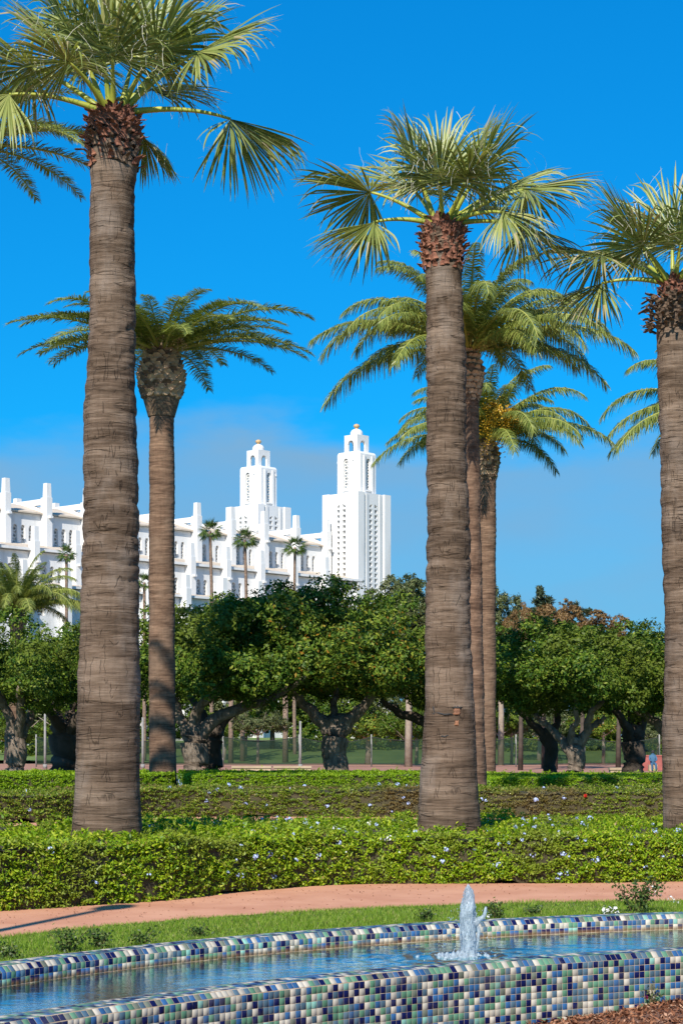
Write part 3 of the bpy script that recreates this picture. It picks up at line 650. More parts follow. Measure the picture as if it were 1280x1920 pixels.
tw.links.new(tr.outputs[0], mxd.inputs[1]); tw.links.new(df.outputs[0], mxd.inputs[2]); tw.links.new(mxd.outputs[0], mxw.inputs[1])
tw.links.new(mxw.outputs[0], tw.nodes['Material Output'].inputs['Surface'])
bb = tw.nodes.new('ShaderNodeBump'); bb.inputs['Strength'].default_value = 0.34; bb.inputs['Distance'].default_value = 0.012
tw.links.new(noise(tw, 1.0, 4, 0.6, sc3=(13, 20, 1)), bb.inputs['Height'])
for nd, s in ((fr, 'Normal'), (gl, 'Normal')): tw.links.new(bb.outputs[0], nd.inputs[s])
JET = np.array([*G(877, 1793, WZ), WZ])
def water_z(x, y):
    d = np.hypot(x - JET[0], y - JET[1]); amp = 0.0014 + 0.010 * np.exp(-d / 0.7)
    return WZ + amp * (0.5 * np.sin(d * 34 - 1) * np.exp(-d / 1.3) + 0.6 * vn3(x * 5, y * 7, 0, 1) + 0.7 * vn3(x * 13, y * 19, 0, 2))
ring_sheet('water', lambda t: ro_n(t) - .02, lambda t: ri_f(t) + .02, WZ, mw, nt=520, nr=110, t0=R(86), t1=R(164), zf=water_z)

# jet of the fountain
mj, tj, bj = newmat('white_water')
bj.inputs['Base Color'].default_value = (0.50, 0.58, 0.64, 1); bj.inputs['Roughness'].default_value = 0.3
bump(tj, bj, noise(tj, 60, 4, 0.7, sc3=(1, 1, 0.3)), 0.35, 0.008)
trl = tj.nodes.new('ShaderNodeBsdfTranslucent'); trl.inputs['Color'].default_value = (0.55, 0.64, 0.72, 1)
trp = tj.nodes.new('ShaderNodeBsdfTransparent'); m1 = tj.nodes.new('ShaderNodeMixShader'); m2_ = tj.nodes.new('ShaderNodeMixShader'); m1.inputs[0].default_value = 0.4
tj.links.new(bj.outputs[0], m1.inputs[1]); tj.links.new(trl.outputs[0], m1.inputs[2])
fj = tj.nodes.new('ShaderNodeMapRange'); fj.inputs['From Min'].default_value = 0.42; fj.inputs['From Max'].default_value = 0.66; fj.inputs['To Min'].default_value = 0.15; fj.inputs['To Max'].default_value = 0.62
tj.links.new(noise(tj, 55, 4, 0.65, sc3=(1, 1, 0.28)), fj.inputs['Value'])
tj.links.new(fj.outputs[0], m2_.inputs[0]); tj.links.new(m1.outputs[0], m2_.inputs[1]); tj.links.new(trp.outputs[0], m2_.inputs[2])
tj.links.new(m2_.outputs[0], tj.nodes['Material Output'].inputs['Surface'])
jet = empty('water_jet', tuple(JET)); tag(jet, 'white bubbling water jet rising from the tiled fountain channel', 'water jet')
nz_, na_ = 90, 40
zz = np.linspace(0, 1, nz_); aa = np.linspace(0, 2 * PI, na_, endpoint=False)
prof = np.interp(zz, [0, .04, .12, .3, .45, .6, .68, .8, .9, .96, 1.0], [.080, .058, .050, .047, .047, .048, .046, .036, .026, .015, .003])
ca, sa = np.cos(aa), np.sin(aa)
Zg = zz[:, None] * 0.475 + 0 * aa
rr = prof[:, None] * (1 + .20 * vn3(ca * 1.6, sa * 1.6, zz[:, None] * 7, 4) + .16 * vn3(ca * 3.5, sa * 3.5, zz[:, None] * 16, 6) + .08 * vn3(ca * 8, sa * 8, zz[:, None] * 40, 8))
cx = .006 * np.sin(zz * 9)[:, None]
V = np.stack([cx + rr * ca, rr * sa, Zg + .012 * vn3(ca * 4, sa * 4, zz[:, None] * 10, 9)], -1).reshape(-1, 3)
i, j = np.meshgrid(np.arange(nz_ - 1), np.arange(na_), indexing='ij')
Q = np.stack([i * na_ + j, i * na_ + (j + 1) % na_, (i + 1) * na_ + (j + 1) % na_, (i + 1) * na_ + j], -1).reshape(-1, 4)
link('column', npmesh('column', V, Q, mj, smooth=True), jet)
mb = MB()                               # ropes of water climbing the column
for q in range(9):
    a = random.uniform(0, 2 * PI); z0 = random.uniform(0, .2); z1 = random.uniform(.25, .46); pts_ = []
    for u in np.linspace(0, 1, 9):
        z_ = z0 + (z1 - z0) * u; rr_ = float(np.interp(z_ / .475, zz, prof)) * (1.02 + .1 * math.sin(u * 7 + q)); a_ = a + .25 * math.sin(u * 5 + q); pts_.append((rr_ * math.cos(a_), rr_ * math.sin(a_), z_))
    mb.tube(pts_, [.001, .004, .005, .004, .006, .005, .004, .003, .001], 6)
mb.build('water_strands', mj, jet)
mb = MB(); mb.tube(spline([(.03, 0, .21), (.075, -.005, .245), (.105, -.01, .27), (.118, -.012, .33)], 14), [.03, .03, .027, .024, .021, .018, .016, .015, .014, .013, .013, .012, .010, .006], 9)
mb.tube(spline([(.05, 0, .22), (.07, 0, .17), (.06, 0, .08), (.05, 0, .02)], 10), [.016, .015, .013, .012, .011, .01, .01, .01, .009, .006], 8)
mb.build('splash_arm', mj, jet)
mb = MB()                               # foam where the water falls back
for q in range(130):
    a = random.uniform(0, 2 * PI); d = abs(random.gauss(0, .11)); ox = -.09 if random.random() < .55 else .02
    x, y = ox + d * math.cos(a) * 1.25, d * math.sin(a); r = random.uniform(.008, .026) * (1 - min(.6, d * 2)); hgt = random.uniform(.4, 1.5) * max(.25, 1 - d * 5)
    mb.lathe([(r, -.006), (r * .9, r * .5 * hgt), (r * .5, r * 1.3 * hgt), (.0005, r * 1.7 * hgt)], x, y, 7)
tag(mb.build('foam', mj, jet), kind='stuff')
mb = MB()
for q in range(1500):                   # froth clinging to the column
    z = random.uniform(.0, .47); rr_ = float(np.interp(z / .475, zz, prof)) * random.uniform(.9, 1.22); a = random.uniform(0, 2 * PI); r = random.uniform(.001, .0032)
    mb.lathe([(.0003, z - r * 1.6), (r, z), (.0003, z + r * 1.6)], rr_ * math.cos(a), rr_ * math.sin(a), 4)
for q in range(220):
    a = random.uniform(0, 2 * PI); d = random.uniform(.05, .12) + abs(random.gauss(0, .06)); z = random.uniform(.01, .46) * (1 - min(.8, d * 2.5)); r = random.uniform(.0015, .0045)
    mb.lathe([(.0004, z - r), (r, z), (.0004, z + r)], d * math.cos(a), d * math.sin(a), 6)
tag(mb.build('droplets', mj, jet), kind='stuff')

# ------------------------------------------------------------------ mulch and grass
n = 16000; t = rng.uniform(R(92), R(130), n); r = R_NEAR - .02 - rng.uniform(0, 1, n) ** 1.6 * 2.2
xy = pol(r, t); z = mulch_z(xy[:, 0], xy[:, 1]) + rng.uniform(0, .018, n)
V, Q = leaves(np.c_[xy, z], unit(np.array([0, 0, 1.]) + .5 * rng.normal(size=(n, 3))), .045, .016, rng, tilt=.1)
tag(link('mulch', npmesh('mulch', V, Q, M['mulch'])), 'reddish bark mulch heaped against the tiled wall', 'mulch', kind='stuff')
n = 210000; t = rng.uniform(R(93), R(146), n); u = rng.uniform(0, 1, n)
r = (r_far(t) + RIM + .01) * (1 - u) + (r_pn(t) + .04 + .05 * vn3(t * 60, 0, 0, 7)) * u; xy = pol(r, t)
hgt = rng.uniform(.018, .05, n) * (1 + .4 * vn3(xy[:, 0] * 2, xy[:, 1] * 2, 0, 12)); an = rng.uniform(0, 2 * PI, n); le = rng.normal(0, .022, (n, 2))
bw_ = .0045
V = np.empty((n, 3, 3)); dx = np.c_[np.cos(an), np.sin(an)] * bw_
V[:, 0, :2] = xy - dx; V[:, 1, :2] = xy + dx; V[:, 2, :2] = xy + le; V[:, :2, 2] = -.002; V[:, 2, 2] = hgt
tag(link('grass', npmesh('grass', V.reshape(-1, 3), np.arange(3 * n).reshape(n, 3), M['grass'])), 'short green lawn strip between the fountain rim and the path', 'grass', kind='stuff')

n = 700; t = rng.uniform(R(95), R(146), n); u = rng.uniform(0, 1, n) ** .5; u = np.where(rng.random(n) < .3, rng.uniform(0, 1, n), u)
r = r_pn(t) * (1 - u) + (r_pf(t) + .05) * u; xy = pol(r, t)
V, Q = leaves(np.c_[xy, np.full(n, .012)], unit(np.array([0, 0, 1.]) + .25 * rng.normal(size=(n, 3))), .028, .014, rng, tilt=.0)
tag(link('leaf_litter', npmesh('leaf_litter', V, Q, M['mulch'])), 'scattered dry leaves lying on the terracotta path', 'leaves', kind='stuff')

# ------------------------------------------------------------------ hedges
def flower_mesh(name, mat, n=9, r=.045, s=.012):
    mb = MB()
    for q in range(n):
        d = Vector((random.gauss(0, 1), random.gauss(0, 1), random.gauss(.4, .8))).normalized(); c = d * r * random.uniform(.4, 1)
        e1 = d.cross(Vector((.3, .5, .8))).normalized(); e2 = d.cross(e1)
        for p in range(5):
            a = 2 * PI * p / 5 + q; a2 = .55
            p0 = c; p1 = c + (e1 * math.cos(a - a2) + e2 * math.sin(a - a2)) * s + d * .003; p2 = c + (e1 * math.cos(a) + e2 * math.sin(a)) * s * 1.35 + d * .001; p3 = c + (e1 * math.cos(a + a2) + e2 * math.sin(a + a2)) * s + d * .003
            mb.poly([p0, p1, p2, p3], [(0, 1, 2, 3)])
    return mb.mesh(name, mat)
FL_B = [flower_mesh('flower_cluster', M['plumb'], random.randint(6, 12)) for _ in range(4)]
FL_W = [flower_mesh('flower_cluster', M['petalw'], random.randint(6, 10)) for _ in range(2)]
FL_R = flower_mesh('flower', M['petalr'], 7, .02, .03)
def resample(P, n):
    P = np.array(P, float); d = np.r_[0, np.cumsum(np.hypot(*np.diff(P, axis=0).T))]; s = np.linspace(0, d[-1], n)
    return np.c_[np.interp(s, d, P[:, 0]), np.interp(s, d, P[:, 1])]
def hedge(label, front, back, hfun, mat, nf, ntop, lf, lt, lump=.05, flowers=(), ends=(True, True), grp='clipped flowering hedges', botgap=.015, holes=(), tuft=1.0):
    ns = 240; A = spline(front, ns) ; B = resample(spline(back, ns), ns); A = resample(A, ns)
    root = empty('hedge', (*A[ns // 2], 0)); off = np.array([*A[ns // 2], 0])
    tag(root, label, 'hedge', grp)
    s = lambda u: np.stack([np.interp(u * (ns - 1), np.arange(ns), A[:, k]) for k in (0, 1)], -1)
    e = lambda u: np.stack([np.interp(u * (ns - 1), np.arange(ns), B[:, k]) for k in (0, 1)], -1)
    def surf(u, v):                     # v in [0,1): front face, [1,2]: top, (2,3]: back face
        a, b = s(u), e(u); inn = unit(b - a); wd = np.linalg.norm(b - a, axis=-1); h = hfun(a[:, 0])
        rd = .10
        botg = botgap + .07 * np.clip(vn3(a[:, 0] * 3, a[:, 1] * 3, 0, 77), -.3, 1)
        onf = v < 1; ont = (v >= 1) & (v <= 2); onb = v > 2
        dep = np.where(onf, 0, np.where(ont, (v - 1) * wd, wd)); z = np.where(onf, botg + v * (h - botg), np.where(ont, h, botg + (3 - v) * (h - botg)))
        # rounded shoulders
        k = np.clip((z - (h - rd)) / rd, 0, 1) * onf; dep = dep + k * k * rd * .5
        k2 = np.clip(1 - dep / rd, 0, 1) * ont; z = z - k2 * k2 * rd * .45
        under = np.clip(1 - z / .18, 0, 1) * onf; dep = dep + under * .035
        xy = a + inn * dep[:, None]
        P = np.c_[xy, z]; Nn = np.where(onf[:, None], np.c_[-inn * .6, .8 + 0 * h], np.where(ont[:, None], np.c_[0 * inn, 1 + 0 * h], np.c_[inn, .1 + 0 * h]))
        near = np.clip(1 - dep / .15, 0, 1) * ont; Nn = Nn + near[:, None] * np.c_[-inn, 0 * h] * .7
        Nn = unit(Nn)
        lm = lump * (vn3(P[:, 0] * 2.2, P[:, 1] * 2.2, P[:, 2] * 2.2, 31) + .7 * vn3(P[:, 0] * 6, P[:, 1] * 6, P[:, 2] * 6, 33)) + lump * .6 * vn3(P[:, 0] * 15, P[:, 1] * 15, P[:, 2] * 15, 35)
        return P + Nn * lm[:, None], Nn
    # woody core
    uu, vv = np.meshgrid(np.linspace(0.004, .996, 120), np.r_[np.linspace(0, .98, 7), np.linspace(1, 2, 14), np.linspace(2.02, 3, 4)], indexing='ij')
    P, Nn = surf(uu.ravel(), vv.ravel()); P = P - Nn * (.055 + .02 * rng.normal(size=(len(P), 1)).clip(-1, 1)); P[:, 2] = np.maximum(P[:, 2], .0)
    m = vv.shape[1]; i, j = np.meshgrid(np.arange(119), np.arange(m - 1), indexing='ij'); k = i * m + j
    Q = np.stack([k, k + m, k + m + 1, k + 1], -1).reshape(-1, 4)
    link('branches', npmesh('branches', P - off, Q, M['twig'], smooth=True), root)
    Vs, Qs = [], []; o = 0
    for nn_, lo, hi, ls in ((nf, 0, 1, lf), (ntop, 1, 2, lt), (nf // 6, 2, 3, lt)):
        u = rng.uniform(0, 1, nn_); v = rng.uniform(lo, hi, nn_)
        if lo == 1: v = 1 + rng.uniform(0, 1, nn_) ** 1.15
        tf_ = nn_ // 16; pk = rng.integers(0, tf_, nn_)                      # leaves sit in tufts, some deeper than others
        P, Nn = surf(u[:tf_], v[:tf_]); P = P + Nn * (rng.normal(-.02, .032 * tuft, (tf_, 1)) * ls / .045)
        P, Nn = P[pk], Nn[pk]; P = P + rng.normal(0, ls * .75, (nn_, 3)) * (1 - (.6 + .25 * (tuft < 1)) * np.abs(Nn)); Nn = unit(Nn + .35 * rng.normal(size=Nn.shape))
        if holes:
            keep = np.ones(nn_, bool)
            for hx, hy, hr in holes: keep &= np.hypot(P[:, 0] - hx, P[:, 1] - hy) > hr
            P, Nn = P[keep], Nn[keep]
        V, Qq = leaves(P, Nn, ls, ls * .5, rng, tilt=.55, fold=.22); Vs.append(V); Qs.append(Qq + o); o += len(V)
    for end, flag in ((0.0, ends[0]), (1.0, ends[1])):
        if not flag: continue
        nn_ = nf // 10
        a, b = s(np.array([end]))[0], e(np.array([end]))[0]; w_ = rng.uniform(0, 1, nn_); h = float(hfun(np.array([a[0]]))[0])
        dirn = unit(A[0] - A[3]) if end == 0 else unit(A[-1] - A[-4])
        P = np.c_[a + (b - a) * w_[:, None], rng.uniform(.03, h, nn_)]; Nn = np.tile(np.array([*dirn, .3]), (nn_, 1)); Nn = unit(Nn)
        P = P + Nn * rng.normal(.03, .04, (nn_, 1)); V, Qq = leaves(P, Nn, lt, lt * .5, rng, tilt=.5); Vs.append(V); Qs.append(Qq + o); o += len(V)
    link('foliage', npmesh('foliage', np.concatenate(Vs) - off, np.concatenate(Qs), mat), root)
    for (px, meshes, u, v, sc) in flowers:
        P, Nn = surf(np.array([u]), np.array([v])); P = P[0] + Nn[0] * .03 * sc
        me = meshes[random.randrange(len(meshes))] if isinstance(meshes, list) else meshes
        tag(link('flower_cluster' if meshes is not FL_R else 'flower', me, root, tuple(P - off), (random.uniform(-.6, .6), random.uniform(-.6, .6), random.uniform(0, 6)), sc), kind='stuff')
    return surf
PALM_L, PALM_M, PALM_R = np.array([-2.69, 21.4]), np.array([1.39, 24.1]), np.array([4.58, 24.6])
# big front bed
fp = [pol(float(r_pf(np.array([t]))[0]) + .06, t) for t in np.linspace(R(136), R(96), 16)]
fpA = [np.array([-6.6, 16.9])] + [np.array(p) for p in [G(0, 1710), G(160, 1700), G(320, 1689), G(450, 1674), G(640, 1660), G(890, 1658), G(1100, 1657), G(1280, 1654)]] + [np.array([7.4, 23.6])]
bpA = [np.array([-7.2, 21.5]), G(0, 1549, .7), G(260, 1540, .66), G(640, 1536, .62), G(1000, 1534, .6), G(1280, 1533, .6), np.array([8.2, 28.6])]
fl = []
for q in range(190):
    u = random.random(); u = u if random.random() < .15 else random.uniform(.42, .95)
    v = random.uniform(.15, 1.0) if random.random() < .4 else random.uniform(1.0, 1.9)
    fl.append((0, FL_B if random.random() < .6 or not (.52 < u < .66) else FL_W, u, v, random.uniform(.55, 1.05)))
hedge('deep front hedge beside the path, bright green and dotted with pale blue flowers', fpA, bpA, lambda x: np.interp(x, [-4, -1.5, 0, 4], [.70, .66, .61, .60]),
      M['hedge'], 74000, 100000, .045, .058, .075, fl, (False, False), holes=((*PALM_L, .42), (*PALM_M, .40), (*PALM_R, .40)))
fl = []
for q in range(46):
    fl.append((0, FL_B, random.uniform(.1, .9), random.uniform(.1, 1.0) if random.random() < .5 else random.uniform(1, 1.8), random.uniform(.9, 1.5)))
fl.append((0, FL_R, .745, .75, 1.1))
mf = [np.array([-14, 38.5]), G(0, 1544), G(160, 1538), G(320, 1532), G(560, 1531), G(800, 1533), G(1050, 1534), G(1280, 1537), np.array([13, 42.2])]
mbk = [np.array([-14, 43.5]), G(0, 1544) + [0, 5], G(640, 1532) + [0, 4.6], G(1280, 1537) + [0, 5], np.array([13, 47])]
hedge('middle hedge beyond the red walk, partly brown and dry with few flowers', mf, mbk, lambda x: .66 + .03 * np.sin(x), M['hedge2'], 56000, 50000, .054, .075, .06, fl, (False, False), tuft=.5)
b0 = [Wp(x, 1400, D)[:2] for x, D in ((-120, 64), (60, 65), (200, 66), (322, 67.5))]; b0k = [Wp(x, 1400, D)[:2] for x, D in ((-120, 74), (60, 74), (200, 74.5), (324, 75))]
hedge('clipped low back hedge at the left, running up to a tall date palm', b0, b0k, lambda x: .71 + 0 * x, M['hedge3'], 22000, 20000, .075, .10, .03, (), (False, True), tuft=.35)
b0 = [Wp(x, 1400, D)[:2] for x, D in ((338, 66.5), (380, 65), (500, 65), (700, 65.5), (880, 66))]; b0k = [Wp(x, 1400, D)[:2] for x, D in ((340, 75), (500, 75), (700, 75), (880, 75))]
hedge('clipped low back hedge in the centre, in front of the stone blocks', b0, b0k, lambda x: .71 + 0 * x, M['hedge3'], 22000, 20000, .075, .10, .03, [(0, FL_B, .01, .8, 2.2), (0, FL_B, .004, .5, 2.2), (0, FL_B, .012, .3, 2)], (True, False), tuft=.35)
b0 = [Wp(x, 1400, D)[:2] for x, D in ((915, 58), (960, 60), (1100, 61), (1400, 62))]; b0k = [Wp(x, 1400, D)[:2] for x, D in ((915, 71), (960, 71), (1100, 71), (1400, 71))]
hedge('clipped low back hedge at the right, behind the twin date palm trunks', b0, b0k, lambda x: .68 + 0 * x, M['hedge3'], 22000, 20000, .072, .095, .03, (), (True, False), tuft=.35)

# ------------------------------------------------------------------ palms
def trunk_mesh(name, ctrl, axis, mat, nz=420, na=72, ring=.021, fine=.0045, seed=1, ringf=3.2, zlow=-.1):
    """ctrl [(z, r)], axis [(z, dx, dy)]: lathe-like trunk with ring bulges, fibres and cracks"""
    zt = ctrl[-1][0]; z = np.linspace(zlow, zt, nz); a = np.linspace(PI / 2, PI / 2 + 2 * PI, na + 1)
    r = np.interp(z, [c[0] for c in ctrl], [c[1] for c in ctrl]); k = np.ones(9) / 9; r = np.convolve(np.pad(r, 4, 'edge'), k, 'valid')
    ca, sa = np.cos(a), np.sin(a); zz = z[:, None]
    warp = .10 * vn3(ca * 1.1, sa * 1.1, zz * .8, seed)
    zr = zz + warp
    amp = np.clip((zz - 1.2) / 2.5, .12, 1)
    # leaf-scar rings: uneven swellings parted by narrow grooves
    rgt = np.random.default_rng(seed); zs = [zlow]
    while zs[-1] < zt + 1: zs.append(zs[-1] + rgt.uniform(.5, 1.5) / ringf)
    zs = np.array(zs); idx = np.clip(np.searchsorted(zs, zr) - 1, 0, len(zs) - 2); fr_ = (zr - zs[idx]) / (zs[idx + 1] - zs[idx])
    sw = rgt.uniform(.3, 1.25, len(zs))[idx]
    d = ring * amp * sw * (np.clip(4 * fr_ * (1 - fr_), 0, 1) ** .45 * 1.3 - .9) + ring * .35 * amp * vn3(0 * ca, 0, zr * ringf * 4.1, seed + 2)
    d = d + fine * vn3(ca * 2.5, sa * 2.5, zz * 34, seed + 3) + fine * 1.1 * vn3(ca * 7, sa * 7, zz * 9, seed + 4) + fine * .8 * vn3(ca * 16, sa * 16, zz * 5, seed + 5)
    d = d + .02 * vn3(ca * .9, sa * .9, zz * .9, seed + 6)
    rr = r[:, None] + d
    ax = np.interp(z, [c[0] for c in axis], [c[1] for c in axis]); ay = np.interp(z, [c[0] for c in axis], [c[2] for c in axis])
    V = np.stack([ax[:, None] + rr * ca, ay[:, None] + rr * sa, zz + 0 * ca], -1).reshape(-1, 3)
    m = na + 1; i, j = np.meshgrid(np.arange(nz - 1), np.arange(na), indexing='ij'); k = i * m + j
    Q = np.stack([k, k + 1, k + m + 1, k + m], -1).reshape(-1, 4)
    me = npmesh(name, V, Q, mat, smooth=True)
    uv = np.stack([(a - PI / 2) * .3 + 0 * zz, zz + 0 * a], -1).reshape(-1, 2)
    lay_ = me.uv_layers.new(name='around'); lay_.data.foreach_set('uv', np.ascontiguousarray(uv[Q.ravel()], dtype=np.float32).ravel())
    return me

def fan_frond(az, el, Lp, Rb, seed, nseg=62, droop=.9, dry=0.12, lod=1):
    """one costapalmate leaf in palm space: (petiole mesh builder, blade arrays)"""
    rg = np.random.default_rng(seed)
    h = np.array([math.cos(az), math.sin(az), 0]); up = np.array([0, 0, 1.]); side = np.array([-math.sin(az), math.cos(az), 0])
    pts = [h * .10]; n = 9; a = el
    for q in range(n):
        a = a - (.34 * max(.15, math.cos(el)) * (1 if el > -.2 else .4)) / n * (1 + q / n)
        pts.append(pts[-1] + (h * math.cos(a) + up * math.sin(a)) * Lp / n)
    hub = pts[-1]; d = h * math.cos(a) + up * math.sin(a)
    roll = rg.normal(0, .28); nrm = unit(np.cross(d, side)); 
    if nrm[2] < 0 and el < 1.2: nrm = -nrm
    sd = side * math.cos(roll) + nrm * math.sin(roll); nrm = np.cross(sd, d) if np.dot(np.cross(sd, d), nrm) > 0 else np.cross(d, sd)
    V, Q, mi = [], [], []; o = 0
    phi = np.linspace(-2.15, 2.15, nseg) + rg.normal(0, .02, nseg); dphi = 4.3 / nseg
    NT = 11 if lod else 5; t = np.linspace(.03, 1, NT)
    vf = float(np.interp(math.degrees(el), [-10, 15, 45, 75], [-.2, -.15, -.1, .2])); wlow = float(np.interp(math.degrees(el), [20, 55], [1, 0]))
    phi = phi * (1 - .10 * wlow)
    for f in phi:
        L = Rb * .93 * (1.0 - .26 * (abs(f) / 2.15) ** 2) * rg.uniform(.88, 1.08)
        v0 = unit(d * math.cos(f) + sd * math.sin(f) * (1 - .5 * wlow) + nrm * vf * abs(math.sin(f)) - up * wlow * .42 * abs(math.sin(f)))
        dr = droop * rg.uniform(.4, 1.3); brk = rg.uniform(.5, .72) if rg.random() < .35 else 2
        p = hub.copy(); cen = []; v = v0.copy(); st = L / NT
        for tt in t:
            cen.append(p.copy()); g = dr * .17 * max(0, tt - .3) / .7 * 11 / NT
            if tt > brk: g += .30 * 11 / NT
            v = unit(v - up * g + .02 * rg.normal(size=3)); p = p + v * st
        cen = np.array(cen); tan = np.gradient(cen, axis=0)
        wd = np.minimum(t * L * dphi * 1.06, .062 * Rb / 1.2) * np.interp(t, [0, .42, .72, 1], [1, 1, .5, .03])
        b = unit(np.cross(tan, nrm + .25 * rg.normal(size=3))); c = unit(np.cross(b, tan))
        Lf = cen - b * wd[:, None] * .5; Rt = cen + b * wd[:, None] * .5; Md = cen + c * wd[:, None] * .32
        vv = np.stack([Lf, Md, Rt], 1).reshape(-1, 3); V.append(vv)
        isdry = rg.random() < dry
        for q in range(NT - 1):
            k = o + 3 * q; Q.append((k, k + 1, k + 4, k + 3)); Q.append((k + 1, k + 2, k + 5, k + 4)); tip = 1 if (isdry and q >= NT * .5) else 0
            mi += [tip, tip]
        o += len(vv)
        if lod and rg.random() < .75:   # loose pale threads between the leaf fingers
            q0 = int(NT * rg.uniform(.45, .75)); p = Rt[q0]; v = unit(tan[q0] + .5 * rg.normal(size=3)); ww = .0045
            th = []
            for s_ in range(5):
                th.append(p); v = unit(v + .45 * rg.normal(size=3) - up * .15); p = p + v * Rb * .07
            th = np.array(th); vv = np.stack([th - sd * ww * .5, th + sd * ww * .5], 1).reshape(-1, 3); V.append(vv)
            for s_ in range(4): k = o + 2 * s_; Q.append((k, k + 1, k + 3, k + 2)); mi.append(2)
            o += len(vv)
    return pts, np.concatenate(V), np.array(Q), mi
def petiole_mb(pts, w0=.05, w1=.016):
    mb = MB(); n = len(pts); mb.tube(pts, [w0 + (w1 - w0) * (i / (n - 1)) ** .6 for i in range(n)], 7); return mb
def scale_mesh(name, mat, w, l, curl, seed, thick=.012):
    """ragged leaf-base scale: pointing up (+z) and bent outwards (-y)"""
    rd = random.Random(seed); mb = MB(); n = 4; pts = []
    for i in range(n + 1):
        t = i / n; ww = w * (1 - .55 * t) * (1 + rd.uniform(-.12, .12)); yy = -curl * t * t * l - .01; zz = l * t - .5 * curl * l * t * t
        nick = rd.uniform(-.02, .02) * t
        for x in (-ww / 2, 0, ww / 2):
            pts.append((x + rd.uniform(-.1, .1) * w * t, yy - (.25 * w if x == 0 else 0) * (1 - .3 * t) + nick, zz + (rd.uniform(-.12, .12) * l if i == n else 0)))
    b = len(pts); pts += [(x, y + thick, z - thick * .5) for x, y, z in pts]
    fs = []
    for i in range(n):
        for j in range(2):
            k = 3 * i + j; fs.append((k, k + 1, k + 4, k + 3)); fs.append((b + k + 3, b + k + 4, b + k + 1, b + k))
    fs += [(3 * n, 3 * n + 1, b + 3 * n + 1, b + 3 * n), (3 * n + 1, 3 * n + 2, b + 3 * n + 2, b + 3 * n + 1)]
    for i in range(n): fs += [(3 * i, 3 * i + 3, b + 3 * i + 3, b + 3 * i), (3 * i + 5, 3 * i + 2, b + 3 * i + 2, b + 3 * i + 5)]
    mb.poly(pts, fs); return mb.mesh(name, mat)
SC_RED = [scale_mesh('leaf_base', M['boot_red'], .11, .14, c, i) for i, c in enumerate((.25, .45, .7))]
SC_DRK = [scale_mesh('leaf_base', M['boot_dark'], .11, .15, c, i + 9) for i, c in enumerate((.4, .7, .95))]
FANM = [M['fan'], M['fandry'], M['fiber']]
def fan_palm(label, base, ctrl, axis, ztop, fronds, seed, collar, grp='tall fan palms rising from the front hedge'):
    root = empty('fan_palm', (*base, 0)); tag(root, label, 'palm tree', grp)
    link('trunk', trunk_mesh('trunk', ctrl, axis, M['trunkA'], seed=seed * 20), root)
    tx = np.interp(ztop, [c[0] for c in axis], [c[1] for c in axis]); ty = np.interp(ztop, [c[0] for c in axis], [c[2] for c in axis])
    rd = random.Random(seed)
    # collar of old leaf bases: list of (z0, z1, radius0, radius1, rows, meshes, out tilt)
    for (z0, z1, r0, r1, rows, per, meshes, tilt) in collar:
        for i in range(rows):
            u = i / max(1, rows - 1); z = z0 + (z1 - z0) * u; r = r0 + (r1 - r0) * u
            for k in range(per):
                a = 2 * PI * (k + .5 * (i % 2)) / per + rd.uniform(-.12, .12); rr = r + rd.uniform(-.015, .02)
                link('leaf_base', rd.choice(meshes), root, (tx + rr * math.cos(a), ty + rr * math.sin(a), z + rd.uniform(-.03, .03)), (tilt + rd.uniform(-.3, .25), rd.uniform(-.35, .35), a + PI / 2), rd.uniform(.65, 1.0))
    for i, (az, el, Lp, Rb, dr) in enumerate(fronds):
        pts, V, Q, mi = fan_frond(R(az), R(el), Lp, Rb, seed * 100 + i, droop=dr, dry=.14 if el < 45 else .05)
        fo = link('frond', npmesh('frond', V, Q, FANM, mi=mi), root, (tx, ty, ztop))
        link('petiole', petiole_mb(pts).mesh('petiole', M['petiole']), fo)
    return root
# azimuth 0 = right, 90 = away, 180 = left, 270 = towards the viewer
FM = [(200, 72, .62, 1.2, .45), (95, 82, .70, 1.2, .3), (335, 62, .70, 1.2, .7), (12, 46, .85, 1.1, .8), (350, 34, 1.05, 1.2, .8), (8, 14, .95, 1.1, .9),
      (177, 38, .95, 1.2, .8), (184, 14, .8, 1.1, .9), (262, 58, .55, .95, 1.2), (300, 48, .65, 1.0, 1.1), (60, 40, .8, 1.05, .8), (130, 58, .75, 1.1, .7), (30, 72, .72, 1.15, .45), (325, 14, .8, .95, 1.1)]
FL = [(205, 70, .78, 1.4, .45), (100, 80, .85, 1.45, .3), (150, 62, .85, 1.35, .5), (325, 56, .8, 1.2, .9), (275, 58, .6, 1.1, 1.1), (346, 44, 1.1, 1.2, .7), (4, 12, 1.25, 1.25, .6),
      (18, 60, .9, 1.3, .7), (180, 42, 1.0, 1.25, .9), (192, 20, 1.1, 1.15, 1.0), (235, 40, .75, 1.05, 1.15), (65, 46, .9, 1.2, .8), (55, 75, .8, 1.35, .45), (250, 76, .7, 1.2, .6), (70, 10, .7, .8, 1.1)]
FR = [(160, 64, .68, 1.2, .35), (85, 80, .7, 1.25, .3), (275, 66, .5, 1.0, 1.2), (186, 33, .95, 1.15, 1.0), (176, 14, .85, 1.05, 1.0), (215, 50, .6, 1.05, .9), (350, 50, .8, 1.15, .8), (5, 20, .9, 1.1, .9),
      (300, 48, .65, 1.0, 1.0), (30, 66, .75, 1.15, .5), (120, 45, .8, 1.1, .8), (330, 70, .7, 1.15, .5)]
sL = F / PALM_L[1]; sM = F / PALM_M[1]; sR = F / PALM_R[1]
zL = lambda y: H + (YH - y) / sL
zM = lambda y: H + (YH - y) / sM
zR = lambda y: H + (YH - y) / sR
